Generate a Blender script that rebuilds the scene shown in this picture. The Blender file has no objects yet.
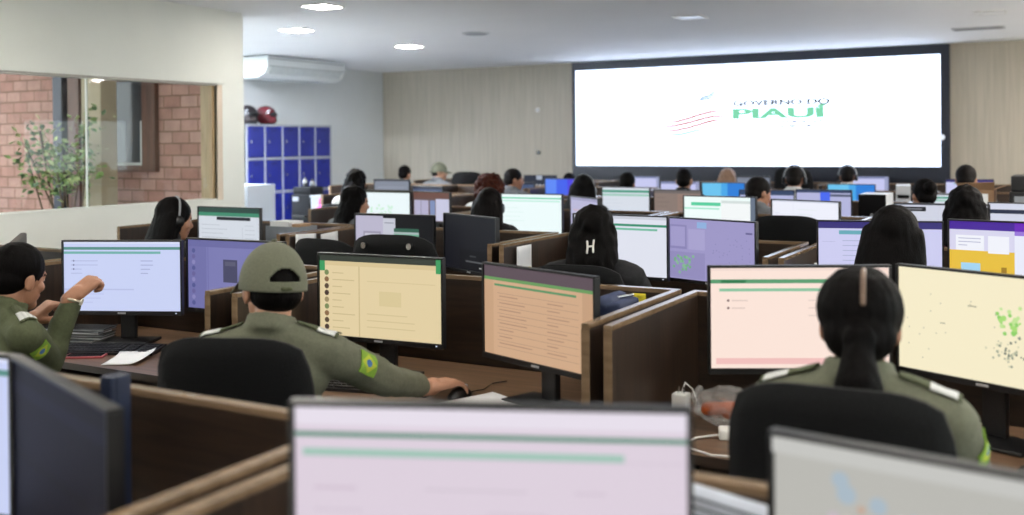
import bpy, bmesh, math, random
from mathutils import Vector, Matrix, Euler, noise, Quaternion
from mathutils.bvhtree import BVHTree
random.seed(7)
R = math.radians
SC = bpy.context.scene
COL = SC.collection

# ------------------------------------------------------------------ camera
F_PX, CX, CY = 1021.0, 512.0, 149.6
YAW, PITCH, ROLL, EYE = R(29.15), R(0.392), R(-0.5056), 1.6
cyw, syw = math.cos(YAW), math.sin(YAW)
fw, rt, up = Vector((-syw, cyw, 0)), Vector((cyw, syw, 0)), Vector((0, 0, 1))
f2 = math.cos(PITCH) * fw - math.sin(PITCH) * up
u2 = math.cos(PITCH) * up + math.sin(PITCH) * fw
r3 = math.cos(ROLL) * rt + math.sin(ROLL) * u2
u3 = math.cos(ROLL) * u2 - math.sin(ROLL) * rt
cam = bpy.data.cameras.new('camera')
camo = bpy.data.objects.new('camera', cam)
COL.objects.link(camo)
camo.matrix_world = Matrix(((r3.x, u3.x, -f2.x, 0), (r3.y, u3.y, -f2.y, 0), (r3.z, u3.z, -f2.z, EYE), (0, 0, 0, 1)))
cam.sensor_fit = 'HORIZONTAL'
cam.sensor_width = 36.0
cam.lens = F_PX / 1024 * 36
cam.shift_x = 0
cam.shift_y = -(257.5 - CY) / 1024
cam.clip_start = 0.05
cam.clip_end = 200
cam.dof.use_dof = True
cam.dof.focus_distance = 4.3
cam.dof.aperture_fstop = 2.1
SC.camera = camo

# ------------------------------------------------------------------ view + sky
SC.view_settings.view_transform = 'Standard'
SC.view_settings.look = 'None'
SC.view_settings.gamma = 1
SC.view_settings.use_curve_mapping = False
SC.view_settings.exposure = 0.0
w = bpy.data.worlds.new('sky')
SC.world = w
w.use_nodes = True
bg = w.node_tree.nodes['Background']
bg.inputs[0].default_value = (0.90, 0.96, 1.0, 1)
bg.inputs[1].default_value = 4.4
LAMP = 112.0       # strength of the ceiling lights
SCREEN = 1.0      # strength of the monitors

# ------------------------------------------------------------------ materials
def lin(h):
    if isinstance(h, str):
        h = h.lstrip('#')
        c = [int(h[i:i + 2], 16) / 255 for i in (0, 2, 4)]
    else:
        c = [v / 255 for v in h]
    return tuple(v / 12.92 if v <= .04045 else ((v + .055) / 1.055) ** 2.4 for v in c) + (1,)

MC = {}
def new_mat(key):
    m = bpy.data.materials.new(key)
    m.use_nodes = True
    MC[key] = m
    return m, m.node_tree, m.node_tree.nodes['Principled BSDF']

def plain(name, col, rough=.5, metal=0, var=.08, scale=20, bump=0, spec=.5, stretch=(1, 1, 1)):
    """a colour with a little procedural variation and optional bump"""
    if name in MC:
        return MC[name]
    m, nt, b = new_mat(name)
    c = lin(col)
    b.inputs['Roughness'].default_value = rough
    b.inputs['Metallic'].default_value = metal
    b.inputs['Specular IOR Level'].default_value = spec
    tc = nt.nodes.new('ShaderNodeTexCoord')
    mp = nt.nodes.new('ShaderNodeMapping')
    mp.inputs['Scale'].default_value = stretch
    nz = nt.nodes.new('ShaderNodeTexNoise')
    nz.inputs['Scale'].default_value = scale
    nz.inputs['Detail'].default_value = 4
    cr = nt.nodes.new('ShaderNodeValToRGB')
    cr.color_ramp.elements[0].position = .3
    cr.color_ramp.elements[1].position = .7
    cr.color_ramp.elements[0].color = tuple(v * (1 - var) for v in c[:3]) + (1,)
    cr.color_ramp.elements[1].color = tuple(min(1, v * (1 + var)) for v in c[:3]) + (1,)
    nt.links.new(tc.outputs['Object'], mp.inputs[0])
    nt.links.new(mp.outputs[0], nz.inputs['Vector'])
    nt.links.new(nz.outputs['Fac'], cr.inputs[0])
    nt.links.new(cr.outputs[0], b.inputs['Base Color'])
    if bump:
        bp = nt.nodes.new('ShaderNodeBump')
        bp.inputs['Strength'].default_value = bump
        bp.inputs['Distance'].default_value = .01
        nt.links.new(nz.outputs['Fac'], bp.inputs['Height'])
        nt.links.new(bp.outputs[0], b.inputs['Normal'])
    return m

def glow(col, strength=None, rough=.5):
    k = 'glow_%s_%s' % (col, strength)
    if k in MC:
        return MC[k]
    m, nt, b = new_mat(k)
    b.inputs['Base Color'].default_value = (.01, .01, .012, 1)
    b.inputs['Roughness'].default_value = rough
    b.inputs['Specular IOR Level'].default_value = .1
    b.inputs['Emission Color'].default_value = lin(col)
    b.inputs['Emission Strength'].default_value = SCREEN if strength is None else strength
    return m

def wood(name, c1, c2, rough=.4, scale=(2, 26, 26), nscale=1.6, detail=6, coat=0.0):
    if name in MC:
        return MC[name]
    m, nt, b = new_mat(name)
    tc = nt.nodes.new('ShaderNodeTexCoord')
    mp = nt.nodes.new('ShaderNodeMapping')
    mp.inputs['Scale'].default_value = scale
    nz = nt.nodes.new('ShaderNodeTexNoise')
    nz.inputs['Scale'].default_value = nscale
    nz.inputs['Detail'].default_value = detail
    nz.inputs['Distortion'].default_value = .6
    cr = nt.nodes.new('ShaderNodeValToRGB')
    cr.color_ramp.elements[0].position = .3
    cr.color_ramp.elements[1].position = .72
    cr.color_ramp.elements[0].color = lin(c1)
    cr.color_ramp.elements[1].color = lin(c2)
    nt.links.new(tc.outputs['Object'], mp.inputs[0])
    nt.links.new(mp.outputs[0], nz.inputs['Vector'])
    nt.links.new(nz.outputs['Fac'], cr.inputs[0])
    nt.links.new(cr.outputs[0], b.inputs['Base Color'])
    b.inputs['Roughness'].default_value = rough
    return m

WALNUT = wood('walnut_laminate', '1f160f', '38291e', .45)
WALNUT_V = wood('walnut_laminate_upright', '1f160f', '39291e', .45, (26, 26, 2))
EDGE = wood('beige_edge_band', '6f5c47', '87715a', .14, (3, 20, 20))
DESKTOP = wood('desk_top_laminate', '55402f', '755a44', .35)
PANEL = wood('pale_wood_panelling', 'ada697', 'bcb4a5', .55, (22, 22, 1.0), 1.2)
WHITE = plain('white_paint', 'f1f3ec', .7, var=.015, scale=3, bump=.02)
CEIL = plain('ceiling_paint', 'f0f1f2', .75, var=.012, scale=2, bump=.02)
GREYWALL = plain('grey_white_paint', 'dfe3e4', .7, var=.015, scale=3)
TRIMM = plain('pale_trim', 'e3d3bf', .5, var=.04, scale=8)
BLACK = plain('black_plastic', '141416', .38, var=.15, scale=60)
BLACKG = plain('black_gloss_plastic', '0c0c0e', .18, var=.1, scale=30)
FABRIC = plain('black_chair_fabric', '0a0b0d', .9, var=.3, scale=220, bump=.25, spec=.26)
CHROME = plain('chrome', 'd0d2d4', .2, 1.0, .05)
GREYM = plain('grey_metal', '9aa0a4', .4, .3, .05)
PAPER = plain('white_paper', 'e6e8ea', .8, var=.03, scale=12)
SKIN = plain('brown_skin', 'a5765c', .5, var=.08, scale=30, bump=.03)
SKIN_D = plain('deep_brown_skin', '7a5440', .5, var=.08, scale=30, bump=.03)
SKIN_L = plain('light_brown_skin', 'b98a70', .5, var=.07, scale=30, bump=.03)
EYEW = plain('eye_white', 'dcd8d0', .2, var=.02)
LIP = plain('lip', '84483f', .45, var=.05)
HAIR = plain('black_hair', '080606', .62, var=.5, scale=40, bump=.3, spec=.07, stretch=(6, 6, .6))
HAIR_B = plain('dark_brown_hair', '0e0a09', .6, var=.5, scale=40, bump=.3, spec=.1, stretch=(6, 6, .6))
HAIR_C = plain('auburn_curly_hair', '3c1a10', .6, var=.6, scale=60, bump=.8, spec=.1)
HAIR_L = plain('light_brown_hair', '8a6a52', .45, var=.35, scale=40, bump=.5, stretch=(6, 6, .6))
OLIVE = plain('olive_uniform_cloth', '626453', .85, var=.1, scale=120, bump=.12)
OLIVE_CAP = plain('olive_cap_cloth', '636554', .85, var=.1, scale=160, bump=.15)
OLIVE_D = plain('dark_olive_uniform_cloth', '4c5238', .85, var=.12, scale=100, bump=.12)
DARKCLOTH = plain('black_cloth', '17171a', .9, var=.25, scale=90, bump=.12)
NAVYCLOTH = plain('navy_cloth', '1f2536', .9, var=.2, scale=90, bump=.12)
WHITECLOTH = plain('white_cloth', 'cfd0d0', .9, var=.06, scale=90, bump=.1)
WINECLOTH = plain('wine_red_cloth', '4b1f26', .9, var=.2, scale=90, bump=.12)
GREYCLOTH = plain('grey_cloth', '6b6e72', .9, var=.12, scale=90, bump=.12)
BLUEMET = plain('blue_locker_enamel', '141f78', .35, .0, .06, 6)
LOCKERG = plain('pale_grey_locker_steel', 'b4bac0', .45, .0, .03, 6)
CARD = plain('brown_cardboard', '8f6f52', .8, var=.1, scale=10)
TOWERG = plain('pale_grey_case', 'c4c8cc', .45, var=.04, scale=8)

# ------------------------------------------------------------------ mesh helpers
def link(name, me, mats, parent=None, smooth=False, loc=None, rot=None):
    if not isinstance(mats, (list, tuple)):
        mats = [mats]
    if not me.materials:
        for m in mats:
            me.materials.append(m)
    if smooth:
        for p in me.polygons:
            p.use_smooth = True
    o = bpy.data.objects.new(name, me)
    COL.objects.link(o)
    if parent is not None:
        o.parent = parent
    if loc is not None:
        o.location = loc
    if rot is not None:
        o.rotation_euler = rot
    return o

def tag(o, label, cat, group=None):
    o['label'] = label
    o['category'] = cat
    if group:
        o['group'] = group
    return o

def structure(o):
    o['kind'] = 'structure'
    return o

def thing(name, label, cat, loc=(0, 0, 0), rz=0, group=None):
    o = bpy.data.objects.new(name, None)
    COL.objects.link(o)
    o.empty_display_size = .1
    o.location = loc
    o.rotation_euler = (0, 0, rz)
    return tag(o, label, cat, group)

def copy_tree(o, parent=None):
    c = o.copy()
    COL.objects.link(c)
    if parent is not None:
        c.parent = parent
        c.matrix_parent_inverse = o.matrix_parent_inverse
    for ch in list(o.children):
        copy_tree(ch, c)
    return c

class MB:
    """gathers simple solids and links them as one mesh"""
    def __init__(s):
        s.v, s.f, s.m = [], [], []
    def add(s, vs, fs, mi=0, mat=None):
        k = len(s.v)
        s.v += [tuple(mat @ Vector(v)) if mat else tuple(v) for v in vs]
        s.f += [tuple(i + k for i in f) for f in fs]
        s.m += [mi] * len(fs)
        return s
    def box(s, x0, x1, y0, y1, z0, z1, mi=0, mat=None, bev=0.0):
        if bev > 0:
            bm = bmesh.new()
            bmesh.ops.create_cube(bm, size=1, matrix=Matrix.Translation(((x0 + x1) / 2, (y0 + y1) / 2, (z0 + z1) / 2)) @ Matrix.Diagonal((x1 - x0, y1 - y0, z1 - z0, 1)))
            bmesh.ops.bevel(bm, geom=bm.edges[:], offset=bev, segments=2, affect='EDGES', profile=.6)
            return s.bm(bm, mi, mat)
        vs = [(x, y, z) for z in (z0, z1) for y in (y0, y1) for x in (x0, x1)]
        return s.add(vs, [(0, 2, 3, 1), (4, 5, 7, 6), (0, 1, 5, 4), (2, 6, 7, 3), (0, 4, 6, 2), (1, 3, 7, 5)], mi, mat)
    def bm(s, bm, mi=0, mat=None):
        bm.verts.index_update()
        s.add([v.co.copy() for v in bm.verts], [[v.index for v in f.verts] for f in bm.faces], mi, mat)
        bm.free()
        return s
    def cap(s, a, b, ra, rb=None, n=12, h=3, mi=0):
        """tapered capsule"""
        rb = ra if rb is None else rb
        a, b = Vector(a), Vector(b)
        d = b - a
        L = d.length
        q = d.to_track_quat('Z', 'Y') if L > 1e-6 else Quaternion()
        rings = [(-ra * math.cos(t), ra * math.sin(t)) for t in [math.pi / 2 * i / h for i in range(1, h + 1)]]
        rings += [(L + rb * math.sin(t), rb * math.cos(t)) for t in [math.pi / 2 * i / h for i in range(0, h)]]
        vs = [(0, 0, -ra)]
        for z, r in rings:
            vs += [(r * math.cos(2 * math.pi * k / n), r * math.sin(2 * math.pi * k / n), z) for k in range(n)]
        vs.append((0, 0, L + rb))
        m = Matrix.Translation(a) @ q.to_matrix().to_4x4()
        fs = [(0, 1 + (k + 1) % n, 1 + k) for k in range(n)]
        nr = len(rings)
        for i in range(nr - 1):
            o = 1 + i * n
            fs += [(o + k, o + (k + 1) % n, o + n + (k + 1) % n, o + n + k) for k in range(n)]
        o = 1 + (nr - 1) * n
        fs += [(o + k, o + (k + 1) % n, len(vs) - 1) for k in range(n)]
        return s.add(vs, fs, mi, m)
    def ell(s, c, r, mat=None, n=20, k=12, mi=0):
        """ellipsoid"""
        vs = [(0, 0, -1)]
        for i in range(1, k):
            t = math.pi * i / k
            vs += [(math.sin(t) * math.cos(2 * math.pi * j / n), math.sin(t) * math.sin(2 * math.pi * j / n), -math.cos(t)) for j in range(n)]
        vs.append((0, 0, 1))
        vs = [(c[0] + v[0] * r[0], c[1] + v[1] * r[1], c[2] + v[2] * r[2]) for v in vs]
        fs = [(0, 1 + (j + 1) % n, 1 + j) for j in range(n)]
        for i in range(k - 2):
            o = 1 + i * n
            fs += [(o + j, o + (j + 1) % n, o + n + (j + 1) % n, o + n + j) for j in range(n)]
        o = 1 + (k - 2) * n
        fs += [(o + j, o + (j + 1) % n, len(vs) - 1) for j in range(n)]
        return s.add(vs, fs, mi, mat)
    def cyl(s, a, b, ra, rb=None, n=16, mi=0):
        rb = ra if rb is None else rb
        a, b = Vector(a), Vector(b)
        q = (b - a).to_track_quat('Z', 'Y')
        L = (b - a).length
        m = Matrix.Translation(a) @ q.to_matrix().to_4x4()
        vs = [(ra * math.cos(2 * math.pi * k / n), ra * math.sin(2 * math.pi * k / n), 0) for k in range(n)]
        vs += [(rb * math.cos(2 * math.pi * k / n), rb * math.sin(2 * math.pi * k / n), L) for k in range(n)]
        fs = [tuple(reversed(range(n))), tuple(range(n, 2 * n))]
        fs += [(k, (k + 1) % n, n + (k + 1) % n, n + k) for k in range(n)]
        return s.add(vs, fs, mi, m)
    def tube(s, pts, r, n=8, mi=0):
        for a, b in zip(pts[:-1], pts[1:]):
            s.cap(a, b, r, r, n, 2, mi)
        return s
    def prism(s, outline, y0, y1, mi=0, mat=None):
        """outline in (x,z), extruded along y"""
        n = len(outline)
        vs = [(x, y0, z) for x, z in outline] + [(x, y1, z) for x, z in outline]
        fs = [tuple(range(n)), tuple(reversed(range(n, 2 * n)))]
        fs += [((i + 1) % n, i, n + i, n + (i + 1) % n) for i in range(n)]
        return s.add(vs, fs, mi, mat)
    def mesh(s, name='m'):
        me = bpy.data.meshes.new(name)
        me.from_pydata(s.v, [], s.f)
        me.update()
        for p, mi in zip(me.polygons, s.m):
            p.material_index = mi
        return me
    def build(s, name, mats, parent=None, smooth=False, loc=None, rot=None, fix=True):
        me = s.mesh(name)
        if fix:
            b = bmesh.new()
            b.from_mesh(me)
            bmesh.ops.recalc_face_normals(b, faces=b.faces)
            b.to_mesh(me)
            b.free()
        return link(name, me, mats, parent, smooth, loc, rot)

def union(mb, voxel, smooth=3, factor=.5):
    """melt overlapping solids into one continuous skin"""
    o = bpy.data.objects.new('tmp', mb.mesh('tmp'))
    COL.objects.link(o)
    r = o.modifiers.new('r', 'REMESH')
    r.mode = 'VOXEL'
    r.voxel_size = voxel
    if smooth:
        s = o.modifiers.new('s', 'SMOOTH')
        s.iterations = smooth
        s.factor = factor
    dg = bpy.context.evaluated_depsgraph_get()
    me = bpy.data.meshes.new_from_object(o.evaluated_get(dg))
    old = o.data
    bpy.data.objects.remove(o)
    bpy.data.meshes.remove(old)
    return me

def wobble(me, amp, sc, seed=0.0, stretch=(1, 1, 1)):
    me.update()
    ns = [v.normal.copy() for v in me.vertices]
    off = Vector((seed * 7.3, seed * 3.1, seed * 5.7))
    for v, n in zip(me.vertices, ns):
        p = Vector((v.co.x * stretch[0], v.co.y * stretch[1], v.co.z * stretch[2])) * sc + off
        v.co += n * (noise.noise(p) * amp)
    me.update()

# ------------------------------------------------------------------ room shell
HC = 2.75                  # ceiling height
XW, XL, XR = -6.4, -9.85, 2.6   # window wall, locker wall, far side wall
YB, YN, YR = 13.4, 6.65, -2.6   # wall with the big screen, corner of the window wall, wall behind
WZ0, WZ1, WY0, WY1 = 1.136, 2.11, 0.9, 6.34

FLOORM = plain('pale_floor_tile', 'd6d9dc', .3, var=.04, scale=2)
structure(MB().box(XL - .15, XR + .15, YR - .15, YB + .15, -.1, 0).build('floor', FLOORM))
structure(MB().box(XL - .15, XR + .15, YR - .15, YB + .15, HC, HC + .12).build('ceiling', CEIL))
structure(MB().box(XL - .15, XR + .15, YB, YB + .15, 0, HC).build('wall_back', PANEL))
mb = MB().box(XR, XR + .15, YR, YB, 0, 1.12).box(XR, XR + .15, YR, YB, 2.1, HC)
for a, b in ((YR, 1.0), (8.6, 11.0), (13.2, YB)):
    mb.box(XR, XR + .15, a, b, 1.12, 2.1)
structure(mb.build('wall_right', WHITE))
structure(MB().box(XW - .15, XR, YR - .15, YR, 0, HC).build('wall_rear', WHITE))
structure(MB().box(XL - .15, XL, YN, YB, 0, HC).build('wall_lockers', GREYWALL))
mb = MB()
mb.box(XW - .15, XW, YR, YN, 0, WZ0)
mb.box(XW - .15, XW, YR, YN, WZ1, HC)
mb.box(XW - .15, XW, YR, WY0, WZ0, WZ1)
mb.box(XW - .15, XW, WY1, YN, WZ0, WZ1)
mb.box(XW, XW + .03, YR, 6.415, WZ1 + .012, HC)           # header box standing a little proud
structure(mb.build('wall_left', WHITE))
structure(MB().box(XL - .15, XW - .15, YN + .02, YN + .17, 0, HC).build('wall_alcove', WHITE))
structure(MB().box(XL, XL + .012, YN + .17, YB, 0, .09).build('baseboard_lockers', WHITE))
structure(MB().box(XW, XW + .012, YR, YN, 0, .09).build('baseboard_left', WHITE))
structure(MB().box(XL, XR, YB - .012, YB, 0, .09).build('baseboard_back', PANEL))
structure(MB().box(XL, XW - .15, YB - .008, YB, HC - .05, HC).build('trim_1', PANEL))

# brick outside
def brick_mat():
    m, nt, b = new_mat('salmon_brick')
    tc = nt.nodes.new('ShaderNodeTexCoord')
    mp = nt.nodes.new('ShaderNodeMapping')
    mp.inputs['Rotation'].default_value = (R(90), 0, 0)
    br = nt.nodes.new('ShaderNodeTexBrick')
    br.inputs['Color1'].default_value = lin('b08a7e')
    br.inputs['Color2'].default_value = lin('a07468')
    br.inputs['Mortar'].default_value = lin('80604f')
    br.inputs['Scale'].default_value = 1
    br.inputs['Mortar Size'].default_value = .008
    br.inputs['Brick Width'].default_value = .215
    br.inputs['Row Height'].default_value = .108
    br.inputs['Mortar Smooth'].default_value = .3
    nz = nt.nodes.new('ShaderNodeTexNoise')
    nz.inputs['Scale'].default_value = 9
    nz.inputs['Detail'].default_value = 6
    mx = nt.nodes.new('ShaderNodeMixRGB')
    mx.blend_type = 'OVERLAY'
    mx.inputs[0].default_value = .35
    nt.links.new(tc.outputs['Object'], mp.inputs[0])
    nt.links.new(mp.outputs[0], br.inputs['Vector'])
    nt.links.new(tc.outputs['Object'], nz.inputs['Vector'])
    nt.links.new(br.outputs['Color'], mx.inputs[1])
    nt.links.new(nz.outputs['Fac'], mx.inputs[2])
    nt.links.new(mx.outputs[0], b.inputs['Base Color'])
    bp = nt.nodes.new('ShaderNodeBump')
    bp.inputs['Strength'].default_value = .6
    bp.inputs['Distance'].default_value = .01
    bp.invert = True
    nt.links.new(br.outputs['Fac'], bp.inputs['Height'])
    nt.links.new(bp.outputs[0], b.inputs['Normal'])
    b.inputs['Roughness'].default_value = .85
    return m
BRICK = brick_mat()
structure(MB().box(-16, XW - .151, YN - .06, YN + .015, -.1, 3.6).build('wall_brick', BRICK))
structure(MB().box(-30, 30, -20, 30, -.24, -.101).box(-30, XW - .151, -14, YN - .06, -.101, -.04).build('ground', plain('outdoor_paving', '9a948a', .8, var=.1, scale=3)))

# big inner window
BWOOD = wood('brown_window_wood', '4a2c22', '6a4334', .5, (20, 20, 2))
BEIGEW = wood('beige_jamb_wood', '9c8462', 'b49a74', .5, (20, 20, 2))
def glass_mat():
    m, nt, b = new_mat('window_glass')
    nt.nodes.remove(b)
    out = nt.nodes['Material Output']
    tr = nt.nodes.new('ShaderNodeBsdfTransparent')
    tr.inputs[0].default_value = (.93, .96, .95, 1)
    gl = nt.nodes.new('ShaderNodeBsdfGlossy')
    gl.inputs['Roughness'].default_value = .02
    fr = nt.nodes.new('ShaderNodeFresnel')
    fr.inputs['IOR'].default_value = 1.5
    mx = nt.nodes.new('ShaderNodeMixShader')
    ge = nt.nodes.new('ShaderNodeNewGeometry')
    ml = nt.nodes.new('ShaderNodeMath')
    ml.operation = 'MULTIPLY_ADD'      # the pane reflects from its outer skins only
    ml.inputs[1].default_value = -1
    ml.inputs[2].default_value = 1
    m2 = nt.nodes.new('ShaderNodeMath')
    m2.operation = 'MULTIPLY'
    nt.links.new(ge.outputs['Backfacing'], ml.inputs[0])
    nt.links.new(ml.outputs[0], m2.inputs[0])
    nt.links.new(fr.outputs[0], m2.inputs[1])
    nt.links.new(m2.outputs[0], mx.inputs[0])
    nt.links.new(tr.outputs[0], mx.inputs[1])
    nt.links.new(gl.outputs[0], mx.inputs[2])
    nt.links.new(mx.outputs[0], out.inputs['Surface'])
    return m
GLASS = glass_mat()
structure(MB().box(XW - .11, XW + .004, WY0, WY1 + .05, WZ0, WZ0 + .012).build('trim_2', WHITE))
win = structure(MB().box(XW - .11, XW + .015, WY0, WY1 + .0, WZ1 - .004, WZ1 + .012).build('window_1', plain('window_metal', 'b9b6ae', .4, .2)))
structure(MB().box(XW - .15, XW + .012, WY1, WY1 + .055, WZ0, WZ1).build('window_frame', TRIMM, win))
structure(MB().box(XW - .15, XW - .02, WY1 - .035, WY1, WZ0 + .012, WZ1).build('window_jamb', BEIGEW, win))
structure(MB().box(XW - .075, XW - .069, WY0, 5.12, WZ0 + .012, WZ1).build('window_pane', GLASS, win))
structure(MB().box(XW - .06, XW - .054, 5.09, WY1 - .03, WZ0 + .012, WZ1).build('window_pane', GLASS, win))
structure(MB().box(XW - .062, XW - .05, 5.082, 5.092, WZ0 + .012, WZ1).build('pane_edge', plain('pane_edge', 'd8ddd8', .3), win))

# unseen windows of the far side wall; the longer one is added for its daylight
for nm, ya, yb_, kk in (('added_window', 1.0, 8.6, 5), ('window_4', 11.0, 13.2, 2)):
    w3 = structure(MB().box(XR + .04, XR + .1, ya, yb_, 1.12, 1.16).box(XR + .04, XR + .1, ya, yb_, 2.06, 2.1).build(nm, plain('window_metal', 'b9b6ae')))
    for k in range(kk + 1):
        y = ya + .02 + k * (yb_ - ya - .04) / kk
        structure(MB().box(XR + .04, XR + .1, y - .02, y + .02, 1.16, 2.06).build('window_mullion', plain('window_metal', 'b9b6ae'), w3))
    structure(MB().box(XR + .067, XR + .073, ya, yb_, 1.16, 2.06).build('window_pane', GLASS, w3))

# brick wall's own small window (brown frame, dark pane, pale curtain)
yb = YN - .06
w2 = structure(MB().box(-7.545, -7.375, yb - .05, yb, 1.36, 2.3).box(-8.585, -8.415, yb - .05, yb, 1.36, 2.3).box(-8.415, -7.545, yb - .05, yb, 1.36, 1.42).box(-8.415, -7.545, yb - .05, yb, 2.2, 2.3).build('window_2', BWOOD))
structure(MB().box(-8.415, -7.545, yb - .012, yb - .004, 1.42, 2.2).build('window_pane', plain('dark_pane', '3b4048', .15), w2))
structure(MB().box(-7.57, -7.545, yb - .045, yb - .013, 1.42, 1.83).box(-8.415, -8.385, yb - .045, yb - .013, 1.42, 1.83).box(-8.415, -7.57, yb - .04, yb - .013, 1.42, 1.445).build('sash', plain('white_sash', 'd6d8d6', .5), w2))

p = thing('steel_post', 'dark navy steel post standing before the brick wall outside the window', 'post', (-8.50, 6.42, -.04))
MB().box(-.065, .065, -.05, .05, .012, 3.3, bev=.006).build('shaft', plain('navy_steel', '232a3c', .4, .2), p)
MB().box(-.075, .075, -.09, .09, 0, .012).build('base_plate', GREYM, p)
p = thing('timber_post', 'reddish brown timber post outside, just beside the navy steel post', 'post', (-8.31, 6.45, -.04))
MB().box(-.08, .08, -.05, .05, .012, 3.3, bev=.006).build('shaft', BWOOD, p)
MB().box(-.085, .085, -.07, .07, 0, .012).build('base_plate', GREYM, p)
p = thing('concrete_post', 'wide beige square post outside behind the stand-in shrub', 'post', (-7.82, 6.3, -.04))
MB().box(-.13, .13, -.09, .09, 0, 3.3, bev=.008).build('shaft', plain('beige_render', 'a89a82', .8, var=.06, scale=8, bump=.1), p)
MB().box(-.16, .16, -.12, .12, 0, .1, bev=.008).build('plinth', plain('beige_render', 'a89a82'), p)

# shrub outside, standing in for foliage reflected in the window glass
sh = thing('stand_in_shrub', 'green shrub outside, standing in for foliage reflected in the window', 'shrub', (-7.85, 6.02, -.04))
mb = MB()
stems = []
for k in range(9):
    a = random.uniform(-.55, .5)
    top = Vector((a, random.uniform(-.2, .08), random.uniform(1.55, 1.9)))
    mid = Vector((a * .4, random.uniform(-.1, .05), .9))
    mb.tube([(a * .15, 0, 0), tuple(mid), tuple(top)], .008, 6)
    stems.append((mid, top))
mb.build('stem', plain('bark', '5a4a38', .8), sh, True)
mb = MB()
for k in range(520):
    m0, t0 = random.choice(stems)
    t = random.uniform(.5, 1.08)
    c = m0.lerp(t0, t) + Vector((random.gauss(0, .1), random.gauss(0, .06), random.gauss(0, .07)))
    L, W = random.uniform(.04, .085), random.uniform(.018, .03)
    e = Euler((random.uniform(-1, 1), random.uniform(-1, 1), random.uniform(0, 6.3))).to_matrix().to_4x4()
    mb.add([(0, -L / 2, 0), (W, 0, .006), (0, L / 2, 0), (-W, 0, .006), (0, 0, -.004)], [(0, 1, 4), (1, 2, 4), (2, 3, 4), (3, 0, 4)], random.choice((0, 0, 1, 2)), Matrix.Translation(c) @ e)
mb.build('foliage', [plain('leaf_green', '7f9a58', .5, var=.2), plain('leaf_pale', 'b6c486', .5, var=.2), plain('leaf_dark', '47663a', .5, var=.2)], sh, fix=False)

# ------------------------------------------------------------------ video wall
vw = thing('video_wall', 'huge white video wall in a black frame showing the state government logo', 'screen', (-3.79, YB, 0))
FX0, FX1, FZ0, FZ1 = -6.42, -1.385, 1.10, 2.745
SX0, SX1, SZ0, SZ1 = -6.365, -1.485, 1.262, 2.625
ox = 3.79
mb = MB()
fr = [(FX0, SX0, FZ0, FZ1), (SX1, FX1, FZ0, FZ1), (SX0, SX1, FZ0, SZ0), (SX0, SX1, SZ1, FZ1)]
for a, b, c, d in fr:
    mb.box(a + ox, b + ox, -.1, 0, c, d)
mb.box(FX0 + ox, FX1 + ox, -.03, 0, .5, FZ0)
mb.build('frame', plain('black_screen_frame', '1c2230', .45), vw)
MB().box(SX0 + ox, SX1 + ox, -.085, -.02, SZ0, SZ1).build('display', glow('d8e6ff', 3.5), vw)
mb = MB()
mb.cyl((SX1 + ox + .015, -.105, 1.62), (SX1 + ox + .015, -.1, 1.62), .035, n=16)
mb.build('sensor', glow('f2f7ff', 1.0), vw)
YS = -.0865
def text(s, x0, x1, z0, z1, mat, name):
    c = bpy.data.curves.new('t', 'FONT')
    c.body = s
    c.offset = .075 if len(s) > 11 else .045
    o = bpy.data.objects.new('t', c)
    COL.objects.link(o)
    dg = bpy.context.evaluated_depsgraph_get()
    me = bpy.data.meshes.new_from_object(o.evaluated_get(dg))
    bpy.data.objects.remove(o)
    xs = [v.co.x for v in me.vertices]
    ys = [v.co.y for v in me.vertices]
    a, b, cc, d = min(xs), max(xs), min(ys), max(ys)
    for v in me.vertices:
        v.co = (x0 + (v.co.x - a) / (b - a) * (x1 - x0), 0, z0 + (v.co.y - cc) / (d - cc) * (z1 - z0))
    return me
def vtext(s, x0, x1, z0, z1, mat, name):
    me = text(s, x0, x1, z0, z1, mat, name)
    return link(name, me, mat, vw, loc=(ox, YS, 0))
vtext('GOVERNO DO', -4.05, -2.79, 2.055, 2.135, glow('505658', 1.0), 'lettering')
me = text('PIAUÍ', -4.06, -2.81, 1.885, 2.06, None, 'lettering')
link('lettering', me, glow('84dcb2', 1.0), vw, loc=(ox, YS, 0))
vtext('AQUI TEM TRABALHO', -3.47, -2.855, 1.822, 1.858, glow('3a2028', 1.0), 'lettering')
vtext('AQUI TEM FUTURO', -3.48, -2.99, 1.763, 1.799, glow('3a2028', 1.0), 'lettering')
S = [([(-4.99, 1.855), (-4.82, 1.872), (-4.67, 1.907), (-4.53, 1.952), (-4.36, 1.99), (-4.21, 2.0)], 0, .035),
     ([(-5.05, 1.80), (-4.87, 1.81), (-4.67, 1.85), (-4.47, 1.90), (-4.33, 1.93), (-4.17, 1.925)], 0, .035),
     ([(-5.03, 1.745), (-4.84, 1.75), (-4.67, 1.782), (-4.47, 1.838), (-4.33, 1.873), (-4.2, 1.868)], 0, .035),
     ([(-4.56, 2.14), (-4.49, 2.16), (-4.39, 2.17), (-4.25, 2.18)], 1, .029),
     ([(-4.5, 2.18), (-4.44, 2.2), (-4.36, 2.21), (-4.25, 2.22)], 1, .029),
     ([(-4.4, 2.24), (-4.3, 2.25), (-4.25, 2.25)], 1, .029),
     ([(-4.99, 1.69), (-4.79, 1.69), (-4.59, 1.735), (-4.42, 1.765)], 2, .036)]
mb = MB()
for pts, mi, wd in S:
    n = len(pts)
    vs = []
    for i, (x, z) in enumerate(pts):
        h = wd / 2 * (1 if 0 < i < n - 1 else .5)
        vs += [(x, 0, z - h), (x, 0, z + h)]
    mb.add(vs, [(2 * i, 2 * i + 2, 2 * i + 3, 2 * i + 1) for i in range(n - 1)], mi)
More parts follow.
